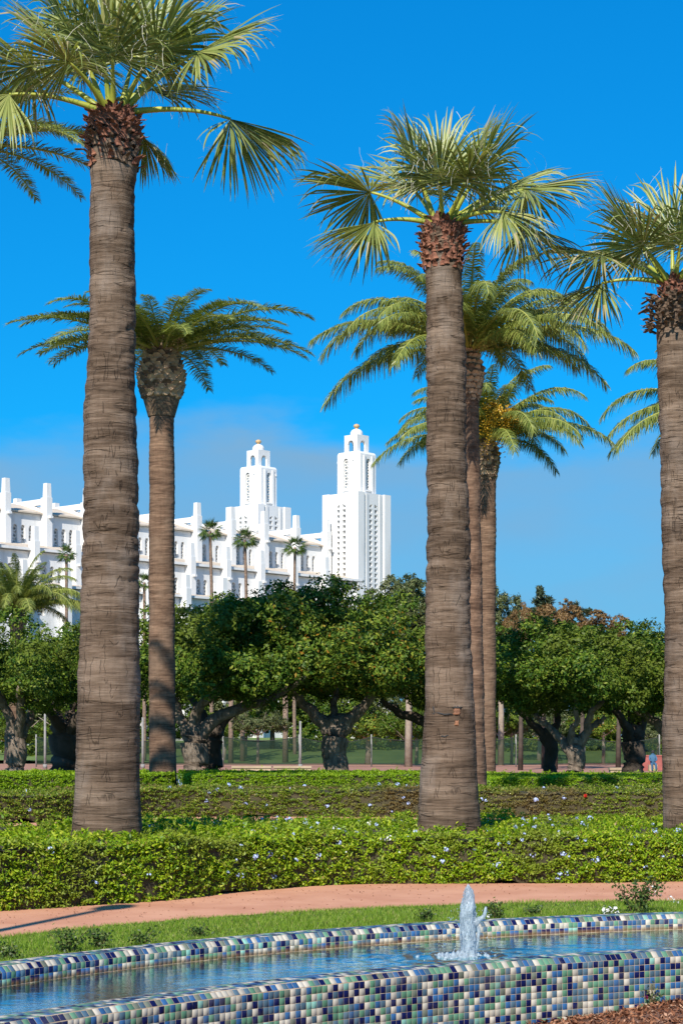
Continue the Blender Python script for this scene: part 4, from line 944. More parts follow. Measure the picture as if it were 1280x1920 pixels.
fan_palm('tallest fan palm at the left, thick ringed trunk with red leaf-base collar', PALM_L,
         [(-.1, .46), (.5, .425), (zL(1480), .385), (zL(1350), .365), (zL(1250), .355), (zL(1200), .325), (zL(1000), .308), (zL(850), .305), (zL(760), .30), (zL(720), .275), (zL(600), .268), (zL(480), .262), (zL(380), .258), (zL(320), .265), (zL(255), .26), (zL(212), .15)],
         [(0, 0, 0), (zL(1000), .045, 0), (zL(600), .06, .0), (zL(200), .085, 0)], zL(212), FL, 3,
         [(zL(314), zL(270), .262, .27, 4, 19, SC_RED + SC_DRK, -.15), (zL(272), zL(228), .265, .25, 7, 20, SC_RED, -.02), (zL(228), zL(208), .22, .13, 4, 13, SC_RED, .05)])
fan_palm('fan palm in the middle with torn bark and a square scar low on its trunk', PALM_M,
         [(-.1, .47), (.5, .42), (zM(1480), .38), (zM(1400), .345), (zM(1300), .305), (zM(1150), .29), (zM(1000), .27), (zM(850), .255), (zM(700), .245), (zM(600), .238), (zM(500), .24), (zM(455), .25), (zM(418), .13)],
         [(0, 0, 0), (zM(1000), -.015, 0), (zM(700), -.035, 0), (zM(420), -.085, 0)], zM(420), FM, 4,
         [(zM(505), zM(472), .235, .25, 4, 18, SC_RED, -.1), (zM(472), zM(436), .245, .235, 7, 19, SC_RED + [SC_DRK[0]], .0), (zM(436), zM(416), .21, .12, 4, 12, SC_RED, .05)])
fan_palm('fan palm at the right edge with a wide shaggy brown collar', PALM_R,
         [(-.1, .36), (.5, .335), (zR(1400), .315), (zR(1345), .31), (zR(1330), .275), (zR(1150), .262), (zR(1000), .26), (zR(850), .255), (zR(700), .25), (zR(620), .25), (zR(560), .20), (zR(528), .12)],
         [(0, 0, 0), (zR(1000), -.09, 0), (zR(530), -.21, 0)], zR(530), FR, 5,
         [(zR(618), zR(562), .29, .26, 9, 19, SC_DRK, .35), (zR(562), zR(528), .17, .12, 6, 12, SC_RED, -.1)])
# street lamp outside the frame at the left: its shadow lies across the path
lp = empty('lamp_post', (-5.0, 11.0, 0)); tag(lp, 'slim lamp post just outside the left edge, its shadow streaking the path', 'lamp post')
mb = MB(); mb.tube([(0, 0, -.1), (0, 0, .8), (0, 0, 4), (0, 0, 7.0)], [.16, .10, .08, .06], 14); mb.build('post', M['post'], lp)
mb = MB(); mb.lathe([(.05, 6.99), (.16, 7.1), (.2, 7.3), (.14, 7.45), (.02, 7.52)], n=16); mb.build('lantern', M['post'], lp)
# scar and torn bark on the middle palm
root = [o for o in bpy.data.objects if o.name.startswith('fan_palm') and 'square scar' in o.get('label', '')][0]
M['scar'] = simple('orange_inner_bark', (0.17, 0.08, 0.045), (0.36, 0.16, 0.08), 12, 0.8, 0.3, 0.01)
zc = zM(1338); r = .318
def bark_patch(name, x0, x1, z0, z1, lift, mat, seed):
    rg = np.random.default_rng(seed); n = 9; V = []
    for i in range(n):
        u = i / (n - 1)
        for j in range(n):
            v = j / (n - 1); e = .012 * rg.normal(); x = x0 + (x1 - x0) * u + (e if i in (0, n - 1) else 0); z = z0 + (z1 - z0) * v + (.012 * rg.normal() if j in (0, n - 1) else 0)
            V.append((x, -math.sqrt(max(.01, (r + lift + (.006 * rg.random() if 0 < i < n - 1 and 0 < j < n - 1 else -.03)) ** 2 - x * x)), z))
    i, j = np.meshgrid(np.arange(n - 1), np.arange(n - 1), indexing='ij'); k = i * n + j
    link(name, npmesh(name, np.array(V), np.stack([k, k + n, k + n + 1, k + 1], -1).reshape(-1, 4), mat, smooth=True), root)
bark_patch('bark_scar', .035, .125, zc - .03, zc + .07, .010, M['scar'], 1)
bark_patch('bark_scar', .05, .105, zc - .16, zc - .09, .010, M['scar'], 2)
bark_patch('bark_crack', .03, .14, zc + .062, zc + .08, .014, M['dark'], 3)
for a, b in (((-.20, zc + .0), (.03, zc - .02)), ((-.22, zc + .09), (-.20, zc - .0)), ((-.23, zc - .01), (-.19, zc + .005)), ((-.26, zc - .42), (-.22, zc - .3)), ((-.13, zc - .30), (-.03, zc - .29)), ((-.28, zc - .95), (-.23, zc - .90))):
    P = [(a[0] + (b[0] - a[0]) * u, -math.sqrt(max(.001, (r + .004 + .02 * max(0, (zc - a[1]))) ** 2 - (a[0] + (b[0] - a[0]) * u) ** 2)), a[1] + (b[1] - a[1]) * u + .008 * math.sin(u * 9)) for u in np.linspace(0, 1, 7)]
    mb = MB(); mb.tube(P, [.004, .009, .011, .010, .011, .008, .004], 6); mb.build('bark_crack', M['dark'], root)

def date_frond_mesh(L, el, bend, seed, nl=190, w=.55, hang=.16, liftb=.1):
    """arching pinnate leaf in the x-z plane"""
    rg = np.random.default_rng(seed); n = 26; a = R(el); p = np.array([.18, 0, 0.]); cen = []; T_ = []
    for q in range(n):
        cen.append(p.copy()); v = np.array([math.cos(a), 0, math.sin(a)]); T_.append(v); p = p + v * L / (n - 1)
        a -= R(bend) / n * (.35 + 1.5 * q / n) * max(.3, math.cos(min(a, R(80))) + .25)
    cen = np.array(cen); T_ = np.array(T_)
    mb = MB(); mb.tube(cen, [.055 * (1 - .88 * (i / (n - 1)) ** .7) + .004 for i in range(n)], 6)
    V = []; Q = []; o = 0
    for u in np.linspace(.09, .995, nl):
        k = u * (n - 1); i = min(int(k), n - 2); c = cen[i] + (cen[i + 1] - cen[i]) * (k - i); tn = T_[i]; up = np.array([-tn[2], 0, tn[0]])
        ll = w * np.interp(u, [.08, .2, .45, .75, .92, 1.0], [.2, .8, 1.0, .85, .62, .4])
        for sgn in (-1, 1):
            fw = np.interp(u, [0, .5, .85, 1], [.35, .5, .8, 1.6]); lift = rg.choice([0, .4]) + rg.normal(0, .1) + liftb
            d = unit(np.array([0, sgn * 1.0, 0]) + tn * fw + up * lift); l = ll * rg.uniform(.88, 1.1)
            m1 = c + d * l * .5 - np.array([0, 0, hang * .3 * l]); e = c + d * l * .93 - np.array([0, 0, hang * 1.3 * l * rg.uniform(.6, 1.4)])
            wv = unit(tn + .25 * rg.normal(size=3)) * .0165
            V += [c - wv * .7, c + wv * .7, m1 - wv, m1 + wv, e - wv * .25, e + wv * .25]; Q += [(o, o + 1, o + 3, o + 2), (o + 2, o + 3, o + 5, o + 4)]; o += 6
    return npmesh('frond', np.array(V), np.array(Q), M['date']), mb.mesh('rachis', M['rachis'])
EL = [86, 78, 70, 61, 52, 43, 34, 25, 15, 4, -12]
DFA = [date_frond_mesh(4.6, e, 84 if e > 30 else 58, 50 + i, hang=.50, liftb=-.05) for i, e in enumerate(EL)]     # strongly arching
DFS = [date_frond_mesh(4.6, e, 52 if e > 30 else 38, 80 + i, hang=.18, liftb=.2) for i, e in enumerate(EL)]      # stiff, spreading
def boot_mesh(name, mat, seed):
    rd = random.Random(seed); mb = MB(); w, h, d = .25, .17, .085
    mb.poly([(-w / 2, .03, -.01), (-w * .2, .03, -h * .5), (w * .2, .03, -h * .5), (w / 2, .03, -.01), (w * .2, .03, h * .5), (-w * .2, .03, h * .5),
             (-w * .42, -d * .35, .0), (-w * .17, -d * .3, -h * .38), (w * .17, -d * .3, -h * .38), (w * .42, -d * .35, 0), (w * .2, -d, h * .42), (-w * .2, -d, h * .42)],
            [(0, 1, 7, 6), (1, 2, 8, 7), (2, 3, 9, 8), (3, 4, 10, 9), (4, 5, 11, 10), (5, 0, 6, 11), (6, 7, 8, 9), (6, 9, 10, 11)])
    return mb.mesh(name, mat)
BT = [boot_mesh('leaf_base', M['boot_tan'], 1), boot_mesh('leaf_base', M['boot_dark'], 2)]
def date_palm(label, base, ctrl, axis, ztop, size, nfr, seed, boots=True, brange=(1.1, .30, .48), elmin=4, eltop=86, pw=.85, straight=False, grp='date palms behind the hedges', rows=9, bfrac=.95):
    root = empty('date_palm', (*base, 0)); tag(root, label, 'palm tree', grp); rd = random.Random(seed)
    link('trunk', trunk_mesh('trunk', ctrl, axis, M['trunkB'], nz=380, na=48, ring=.010, fine=.008, seed=seed * 31, ringf=5), root)
    tx = np.interp(ztop, [c[0] for c in axis], [c[1] for c in axis]); ty = np.interp(ztop, [c[0] for c in axis], [c[2] for c in axis])
    hgt, r0, r1 = brange
    # fibre-covered heart under the leaves
    mb = MB(); pr = [(r0, -hgt), (r0 + (r1 - r0) * .45, -hgt * .78), (r0 + (r1 - r0) * .85, -hgt * .55), (r1, -hgt * .38), (r1 * .8, -hgt * .16), (r1 * .55, .05), (.05, .4)]
    mb.lathe(pr, n=28); mb.build('crown_shaft', M['shaft'], root, (tx, ty, ztop))
    if boots:
        for i in range(rows):
            u = i / (rows - 1.0); z = -hgt * bfrac + (hgt * bfrac + .02) * u; r = np.interp(z, [-hgt, -hgt * .78, -hgt * .55, -hgt * .38, -hgt * .16, .05], [r0, r0 + (r1 - r0) * .45, r0 + (r1 - r0) * .85, r1, r1 * .8, r1 * .55]) - .02
            per = 15
            for k in range(per):
                a = 2 * PI * (k + .5 * (i % 2)) / per + rd.uniform(-.06, .06)
                link('leaf_base', BT[0] if rd.random() < .74 else BT[1], root, (tx + r * math.cos(a), ty + r * math.sin(a), ztop + z), (rd.uniform(-.2, .15), rd.uniform(-.15, .15), a + PI / 2), rd.uniform(.8, 1.15) * r1 / .45)
    for i in range(nfr):
        u = (i + .5) / nfr; az = i * 2.39996 + rd.uniform(-.2, .2); e = eltop - (eltop - elmin) * u ** pw
        k = int(np.argmin([abs(q - e) for q in EL])); fm, rm = (DFS if straight else DFA)[k]
        sc = size / 4.6 * rd.uniform(.85, 1.08) * (1 if e < 36 else np.interp(e, [30, 44, 86], [.9, .66, .6] if straight else [1, .92, .74]))
        fo = link('frond', fm, root, (tx, ty, ztop + .05), (0, R(rd.uniform(-5, 5)), az), sc)
        link('rachis', rm, fo)
    return root, (tx, ty, ztop)
def fruit(root, at, offs, mat, n, ln, seed):
    rd = random.Random(seed)
    for (dx, dy, dz) in offs:
        V = []; Q = []; o = 0
        for q in range(n):
            p = np.array([rd.gauss(0, .05), rd.gauss(0, .05), 0]); v = unit(np.array([rd.gauss(0, .5), rd.gauss(0, .5), rd.uniform(-.1, .4)])); l = ln * rd.uniform(.5, 1.1)
            for s_ in range(7):
                w_ = .034; e1 = np.array([rd.gauss(0, 1), rd.gauss(0, 1), rd.gauss(0, 1)]); e1 = unit(e1) * w_; e2 = unit(np.cross(e1, v)) * w_
                V += [p - e1, p + e2, p + e1, p - e2]; Q.append((o, o + 1, o + 2, o + 3)); o += 4
                v = unit(v + np.array([0, 0, -.45])); p = p + v * l / 7
        tag(link('fruit_cluster', npmesh('fruit_cluster', np.array(V), np.array(Q), mat), root, (at[0] + dx, at[1] + dy, at[2] + dz)), kind='stuff')
def dpalm(label, px_base, px_top, py_top, D, wbase_px, wtop_px, size, nfr, seed, py_neck=None, **kw):
    s = F / D; X = (px_base - 640) / s; zt = H + (YH - py_top) / s; dx = (px_top - px_base) / s
    rb, rt = wbase_px / s / 2, wtop_px / s / 2
    return date_palm(label, np.array([X, D]), [(-.1, rb * 1.1), (1, rb), (zt * .5, (rb + rt) / 2), (zt - kw.get('brange', (1.1, 0, 0))[0] * .6, rt)], [(0, 0, 0), (zt * .6, dx * .75, 0), (zt, dx, 0)], zt, size, nfr, seed, **kw)
r1, a1 = dpalm('date palm with a pineapple-shaped leaf-base bulge, right of the tallest fan palm', 305, 303, 662, 70, 50, 46, 5.5, 46, 1, brange=(2.4, .50, .84), elmin=11, eltop=50, pw=.85, straight=True, rows=11, bfrac=.66)
fruit(r1, a1, [(-.6, -.75, .75), (.0, -1.0, .8), (.45, -.9, .8), (.9, -.5, .7), (.7, -.8, .4), (-.85, -.5, .5), (.25, -1.0, .5)], M['boot_tan'], 26, .8, 9)
r2, a2 = dpalm('date palm with the biggest arching crown, close behind the middle fan palm', 886, 878, 662, 50, 50, 36, 4.3, 46, 2, brange=(1.3, .26, .42), elmin=14, eltop=78, pw=.85)
fruit(r2, a2, [(.3, -.35, .55), (.55, -.2, .45), (.1, -.5, .7)], M['brownfruit'], 22, .8, 5)
r3, a3 = dpalm('date palm hung with bright orange fruit, lowest of the pair behind', 912, 912, 828, 72, 34, 34, 4.7, 40, 3, brange=(1.5, .34, .50), elmin=14, eltop=80, pw=.85)
fruit(r3, a3, [(.1, -1.5, 1.2), (.25, -1.7, .9), (.0, -1.6, .5), (.2, -1.5, .15), (.8, -1.5, 1.0), (.9, -1.4, .7)], M['dates'], 60, 1.3, 6)
dpalm('date palm beyond the left edge, only its frond tips reaching into view', -75, -75, 275, 50, 48, 44, 4.6, 44, 4, boots=False, elmin=0, straight=True)
dpalm('date palm hidden at the right edge, frond tips left of the fan palm trunk', 1352, 1352, 775, 72, 46, 44, 5.0, 34, 5, boots=False, elmin=0)
r6, a6 = dpalm('short bushy date palm at the left in front of the cathedral', 30, 34, 1150, 118, 28, 28, 5.6, 48, 6, boots=False, brange=(1.0, .42, .6), elmin=22)

# distant slim fan palms beside the cathedral
def far_frond(el, seed):
    pts, V, Q, mi = fan_frond(0, R(el), .75, 1.05, seed, nseg=20, droop=.8, dry=0, lod=0); return npmesh('frond', V, Q, M['farfan'])
FFE = [80, 62, 45, 28, 10, -12, -32]; FFM = [far_frond(e, 900 + i) for i, e in enumerate(FFE)]
def far_palm(label, px, py, D, w_px, sc, seed, lean=0):
    s = F / D; X = (px - 640) / s; zt = H + (YH - py) / s; root = empty('slim_fan_palm', (X, D, 0)); tag(root, label, 'palm tree', 'slim distant fan palms by the cathedral'); rd = random.Random(seed)
    mb = MB(); n = 18; r = w_px / s / 2
    mb.tube([(lean * math.sin(i / (n - 1) * PI) / s, 0, zt * i / (n - 1)) for i in range(n)], [r * (1.35 - .45 * i / (n - 1)) for i in range(n)], 10); mb.build('trunk', M['trunkC'], root)
    nf = 34
    for i in range(nf):
        e = 82 - 118 * (i / nf) ** .9; k = int(np.argmin([abs(q - e) for q in FFE]))
        link('frond', FFM[k], root, (0, 0, zt), (0, 0, i * 2.39996 + rd.uniform(-.2, .2)), sc * rd.uniform(.85, 1.1))
far_palm('slim fan palm highest of three before the cathedral wall', 394, 996, 192, 6, 1.0, 1, 4)
far_palm('slim fan palm in the middle of three before the cathedral wall', 459, 1012, 192, 6, 1.0, 2, 4)
far_palm('slim fan palm lowest and rightmost of three before the cathedral wall', 553, 1026, 196, 5.5, .98, 3, -2)
far_palm('small fan palm showing between the two trunks at the left', 271, 1092, 185, 6, .8, 4)
far_palm('slim fan palm behind the bushy date palm, mostly trunk showing', 125, 1040, 190, 6, .8, 5)

# ------------------------------------------------------------------ broadleaf trees
def crown_mesh(name, rx, rz, nl, per, lr, ls, mat, seed, flat=.35, gap=.0, tilt=.2, extra=None, core=True):
    """crown of many leafy lobes on a flattened dome"""
    rg = np.random.default_rng(seed); d = unit(rg.normal(size=(nl, 3))); d[:, 2] = np.where(d[:, 2] < -flat, -flat * rg.uniform(.2, 1, nl), d[:, 2])
    rad = np.where(rg.random(nl) < .72, rg.uniform(.74, 1.06, nl), rg.uniform(.35, .75, nl))
    ctr = d * rad[:, None] * np.array([rx, rx, rz]); Ps, Ns, Ms = [], [], []
    for c, dd in zip(ctr, d):
        r = lr * rg.uniform(.55, 1.3); m = int(per * (r / lr) ** 2); ns = max(4, m // 16)
        sc_ = unit(rg.normal(size=(ns, 3)) + dd * .8) * rg.uniform(.75, 1.1, (ns, 1)); pick = rg.integers(0, ns, m)     # tufts on the lobe
        p = sc_[pick] * r + rg.normal(0, .10 * lr / .75, (m, 3)); n = unit(p / r + .35 * rg.normal(size=(m, 3)))
        Ps.append(c + p * np.array([1, 1, .82])); Ns.append(unit(n + np.array([0, 0, .35])))
    P, Nn = np.concatenate(Ps), np.concatenate(Ns)
    V, Q = leaves(P, Nn, ls, ls * .55, rg, tilt=tilt, droop=.25, fold=.2)
    return npmesh(name, V, Q, mat)
CR = [crown_mesh('crown', 4.1, 2.3, 92, 520, .86, .18, M['fig'], 200 + q, flat=.5) for q in range(4)]
CRO = crown_mesh('crown', 4.1, 2.3, 92, 520, .86, .18, M['fig_fruit'], 209, flat=.5)
GR_FIG = 'spreading fig trees behind the hedges'
def fig_tree(label, px, D, crown, cpx, cpy, sx, sz, trunk_w, limbs, seed, bark='figbark', fork_y=1375):
    """limbs: list of pixel polylines [(px, py), ...] with start and end width in pixels"""
    s = F / D; base = Wp(px, 1400, D); root = empty('fig_tree', (base[0], D, 0)); tag(root, label, 'fig tree', GR_FIG); rd = random.Random(seed)
    o = np.array([base[0], D, 0]); r = trunk_w / s / 2; zf = H + (YH - fork_y) / s
    mb = MB(); n = 14; mb.tube([(.06 * math.sin(i * .9 + seed), .05 * math.cos(i * 1.1), -.1 + (zf + .55) * i / (n - 1)) for i in range(n)],
                               [r * v for v in np.interp(np.linspace(0, 1, n), [0, .12, .35, .75, 1], [1.45, 1.12, 1.0, 1.12, 1.0])], 18)
    t = mb.build('trunk', M[bark], root)
    for pl, w0, w1, dd in limbs:
        P = [Wp(x, y, D + dd * i / (len(pl) - 1)) - o for i, (x, y) in enumerate(pl)]
        n = 16; sp = spline(P, n); sp = sp + np.array([[.04 * math.sin(i * 1.3 + seed), 0, .04 * math.cos(i * 1.7)] for i in range(n)])
        lm = MB(); lm.tube(sp, [(w0 + (w1 - w0) * (i / (n - 1)) ** .8) / s / 2 * (1 + .06 * math.sin(i * 2.1 + seed)) for i in range(n)], 12); lm.build('limb', M[bark], t)
    c = Wp(cpx, cpy + 24 - (10 if 300 < cpx < 800 else 0), D) - o
    link('crown', crown, root, tuple(c + np.array([0, rd.uniform(-.4, .4), 0])), (0, 0, rd.uniform(0, 6)), (sx, sx * .9, sz * (1.02 if 300 < cpx < 800 else .94)))
    return root
def genlimbs(px, fork, spread, top, w, seed):
    rd = random.Random(seed); out = []
    for q in range(4):
        e = px + spread * (q - 1.5) / 1.5 + rd.uniform(-12, 12); out.append(([(px, fork + 16), (px + (e - px) * .35, fork - 28), (e, top + rd.uniform(-10, 25))], w * .7, w * .22, rd.uniform(-2.5, 2.5)))
    return out
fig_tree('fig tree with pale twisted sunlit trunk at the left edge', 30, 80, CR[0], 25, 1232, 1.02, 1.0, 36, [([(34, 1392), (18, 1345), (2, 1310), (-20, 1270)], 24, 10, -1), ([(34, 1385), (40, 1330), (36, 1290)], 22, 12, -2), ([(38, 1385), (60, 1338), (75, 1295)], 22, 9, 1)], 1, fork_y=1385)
fig_tree('fig tree with dark shaded trunk just left of the tallest palm', 122, 88, CR[1], 120, 1238, .95, .98, 52, genlimbs(122, 1372, 70, 1290, 44, 2), 2, 'darkshadebark', 1372)
fig_tree('fig tree left of centre with a long limb reaching right', 366, 79, CR[2], 395, 1232, 1.12, 1.02, 46,
         [([(360, 1392), (340, 1350), (325, 1310), (300, 1275)], 26, 10, 0), ([(364, 1385), (366, 1340), (385, 1315), (412, 1290), (430, 1250)], 28, 9, -1.5), ([(372, 1385), (398, 1352), (450, 1328), (505, 1312), (550, 1285), (582, 1258)], 32, 7, -1.5)], 3, fork_y=1378)
fig_tree('dark fig trunk directly behind the long-limbed fig tree', 396, 88, CR[3], 475, 1222, 1.08, 1.02, 40, [([(398, 1390), (420, 1350), (455, 1325), (500, 1305)], 28, 10, 1), ([(394, 1385), (380, 1340), (350, 1300)], 24, 9, 2)], 4, 'darkshadebark', 1380)
fig_tree('fig tree at centre with broad V-shaped fork and orange-flecked crown', 628, 81, CRO, 600, 1216, 1.28, 1.08, 46,
         [([(620, 1372), (595, 1345), (565, 1315), (540, 1280)], 34, 12, 0), ([(628, 1370), (625, 1330), (632, 1290)], 20, 10, 1), ([(636, 1372), (660, 1345), (688, 1318), (705, 1285)], 34, 12, -.5)], 5, fork_y=1362)
fig_tree('fig tree half hidden by the middle fan palm, dark low limb', 830, 87, CR[0], 745, 1226, 1.1, 1.12, 44, [([(830, 1372), (795, 1352), (745, 1335), (715, 1310)], 30, 10, 0), ([(832, 1370), (850, 1330), (870, 1290)], 26, 10, 1)], 6, 'darkshadebark', 1372)
fig_tree('fig tree with dark trunk and slanting limb at the right', 1031, 88, CR[1], 985, 1248, 1.06, .98, 24, [([(1029, 1400), (1015, 1375), (990, 1350), (968, 1325)], 22, 10, 0), ([(1033, 1395), (1045, 1340), (1040, 1300)], 18, 8, 1)], 7, 'darkshadebark', 1385)
fig_tree('fig tree with many-forked sunlit trunk at the right', 1078, 78, CR[2], 1070, 1246, .98, .95, 32,
         [([(1070, 1412), (1050, 1385), (1030, 1365), (1000, 1340)], 22, 9, .5), ([(1076, 1405), (1070, 1375), (1080, 1350), (1078, 1310)], 16, 8, -1), ([(1082, 1405), (1100, 1370), (1105, 1340), (1128, 1315)], 22, 9, -1), ([(1100, 1370), (1120, 1355), (1132, 1345)], 14, 8, 0)], 8, fork_y=1400)
fig_tree('fig tree with thick black trunk beside the red wall', 1187, 88, CR[3], 1165, 1252, 1.0, .95, 40, genlimbs(1187, 1375, 65, 1300, 34, 9), 9, 'darkshadebark', 1375)
fig_tree('fig tree behind the right fan palm, one pale limb showing', 1272, 80, CR[0], 1262, 1250, .9, 1.0, 34, [([(1268, 1395), (1245, 1370), (1215, 1345), (1190, 1332)], 26, 12, 0), ([(1272, 1390), (1280, 1330), (1285, 1290)], 24, 10, 0)], 10, fork_y=1385)

def plain_tree(name, label, cat, px, D, crown, cpx, cpy, sx, sz, tw, bark, grp=None, seed=0, base_y=None):
    s = F / D; X = (px - 640) / s; z0 = 0 if base_y is None else base_y
    root = empty(name, (X, D, z0)); tag(root, label, cat, grp); c = Wp(cpx, cpy, D) - np.array([X, D, z0]); r = tw / s / 2
    mb = MB(); mb.tube([(0, 0, -.1), (.05, 0, c[2] * .4), (c[0] * .4, 0, c[2] * .8), (c[0], 0, c[2] * 1.05)], [r * 1.3, r, r * .8, r * .35], 10)
    for q in range(5):
        a = q * 1.26 + seed; e = np.array([c[0] + math.cos(a) * sx * 2.2, math.sin(a) * sx * 2.2, c[2] + sz * random.uniform(-.2, .8)])
        mb.tube(spline([(c[0] * .3, 0, c[2] * .65), ((c[0] * .3 + e[0]) / 2, e[1] / 2, c[2] * .85), e], 7), [r * .5 * (1 - .8 * i / 6) for i in range(7)], 7)
    mb.build('trunk', M[bark], root); link('crown', crown, root, tuple(c), (0, 0, seed * 1.7), (sx, sx, sz)); return root
EUC = crown_mesh('crown', 4.1, 2.6, 105, 420, .85, .24, M['olive'], 301, flat=.8)
RUST = crown_mesh('crown', 3.6, 2.6, 46, 330, .7, .26, M['rust'], 303, flat=.6)
def pine_crown(seed, tiers, ls=.3):
    rg = np.random.default_rng(seed); Ps = []
    for (x, y, z, r, hz, m) in tiers: Ps.append(np.array([x, y, z]) + unit(rg.normal(size=(m, 3))) * rg.uniform(.3, 1, (m, 1)) * np.array([r, r, hz]))
    P = np.concatenate(Ps); V, Q = leaves(P, unit(rg.normal(size=P.shape) + [0, 0, 1]), ls, ls * .35, rg, tilt=.5); return npmesh('crown', V, Q, M['pine'])
plain_tree('eucalyptus_tree', 'olive green eucalyptus tree to the right of the right tower', 'tree', 765, 150, EUC, 765, 1160, 1.05, 1.1, 12, 'farbark', seed=1)
plain_tree('eucalyptus_tree', 'grey green tree peeking out right of the twin trunks', 'tree', 938, 160, EUC, 925, 1180, .72, 1.15, 10, 'farbark', seed=2)
for i, (cx_, cy_, sx_, sz_, lb) in enumerate([(975, 1190, .34, .75, 'narrow rust brown tree left of the small pine'), (1040, 1178, .62, .72, 'rust brown tree under the small pine'), (1090, 1188, .85, .72, 'widest rust brown tree above the fig crowns'), (1158, 1200, .24, .6, 'small rust brown tree top alone at the right')]):
    plain_tree('rust_tree', lb, 'tree', cx_, 130 + 3 * i, RUST, cx_, cy_, sx_, sz_, 8, 'darkshadebark', 'rust brown trees behind the figs', seed=i)
s = F / 140
PC = pine_crown(401, [(-.9, 0, .2, 1.0, .45, 900), (.5, .3, .1, 1.2, .5, 1200), (.2, -.2, 1.0, .9, .5, 800), (-.5, .2, 1.5, .35, .4, 260), (.45, 0, 1.9, .3, .3, 200), (1.5, 0, -.3, .6, .35, 350), (-1.6, 0, -.4, .5, .3, 260)])
plain_tree('pine_tree', 'small umbrella pine with airy top against the sky', 'tree', 1018, 140, PC, 1014, 1152, 1.0, 1.0, 7, 'darkshadebark', 'dark pines behind the figs', seed=1)
PC2 = pine_crown(402, [(0, 0, 0, .5, .6, 420), (.5, 0, .5, .35, .6, 300), (-.7, 0, .2, .35, .4, 220), (2.6, 0, -1.1, 1.0, .22, 320), (1.4, 0, -.9, .7, .3, 260)])
plain_tree('pine_tree', 'ragged dark pine tip with a side branch pointing right', 'tree', 1090, 150, PC2, 1088, 1152, 1.0, 1.0, 6, 'darkshadebark', 'dark pines behind the figs', seed=2)

# ------------------------------------------------------------------ park beyond the figs: net fence, posts, blocks, small trees
nf = empty('net_fence', (0, 150, 0)); tag(nf, 'sagging green net fence strung between posts beyond the fig trees', 'fence')
posts = [-24.5, -19.5, -14, -9.5, -3.4, 2.4, 8, 14, 19.5, 25.5]
for x in posts:
    mb = MB(); mb.tube([(x, 0, -.1), (x, 0, 1.2), (x, 0, 2.6)], .06, 8); mb.build('post', M['post'], nf)
for a, b in zip(posts[:-1], posts[1:]):
    n = 13; V = []; sag = random.uniform(.2, .45); tp = 2.4
    for i in range(n):
        u = i / (n - 1); x = a + (b - a) * u; top = tp - sag * 4 * u * (1 - u)
        for j in range(5): V.append((x, .10 * math.sin(u * 9 + j), .15 + (top - .15) * j / 4))
    i, j = np.meshgrid(np.arange(n - 1), np.arange(4), indexing='ij'); k = i * 5 + j
    no = link('net', npmesh('net', np.array(V), np.stack([k, k + 5, k + 6, k + 1], -1).reshape(-1, 4), M['net'], smooth=True), nf)
    mb = MB(); mb.tube([(a + (b - a) * i / 12, 0, tp - sag * 4 * (i / 12) * (1 - i / 12)) for i in range(13)], .03, 6); mb.build('top_cord', M['dark'], nf)
for lb, px0, px1, D in (('longer sandstone block seat behind the centre hedge', 436, 508, 108), ('sandstone block seat in front of the centre fig trunk', 514, 583, 108), ('pale stone block seat behind the right hedge', 1142, 1175, 100)):
    s = F / D; w_ = (px1 - px0) / s; X = ((px0 + px1) / 2 - 640) / s
    mb = MB(); mb.box(-w_ / 2, w_ / 2, -.3, .3, 0, .40); mb.box(-w_ / 2 - .04, w_ / 2 + .04, -.35, .35, .402, .52)
    t_ = empty('stone_seat', (X, D, 0)); tag(t_, lb, 'stone seat', 'stone seats in the park'); b_ = mb.build('block', M['stone'], t_)
for lb, px, D, top in (('pale thin pole left of the tallest fan palm', 85, 140, 1338), ('pale pole between the two left palm trunks', 268, 140, 1345), ('tall pale pole left of the centre fig trunk', 563, 140, 1352)):
    s = F / D; mb = MB(); hz = H + (YH - top) / s; mb.tube([(0, 0, -.1), (0, 0, hz * .5), (0, 0, hz)], [.10, .09, .08], 10); mb.tube([(0, 0, 0), (0, 0, .3)], .16, 10)
    t_ = empty('pole', ((px - 640) / s, D, 0)); tag(t_, lb, 'pole', 'pale poles in the park'); mb.build('pole_shaft', M['post'], t_)
SM = crown_mesh('crown', 2.2, 1.5, 44, 260, .55, .17, M['fig_fruit'], 501, flat=.5); SM2 = crown_mesh('crown', 2.2, 1.5, 44, 260, .55, .17, M['olive'], 502, flat=.5); SM3 = crown_mesh('crown', 2.2, 1.5, 44, 260, .55, .17, M['fig'], 503, flat=.5)
GS = 'small park trees beyond the net fence'
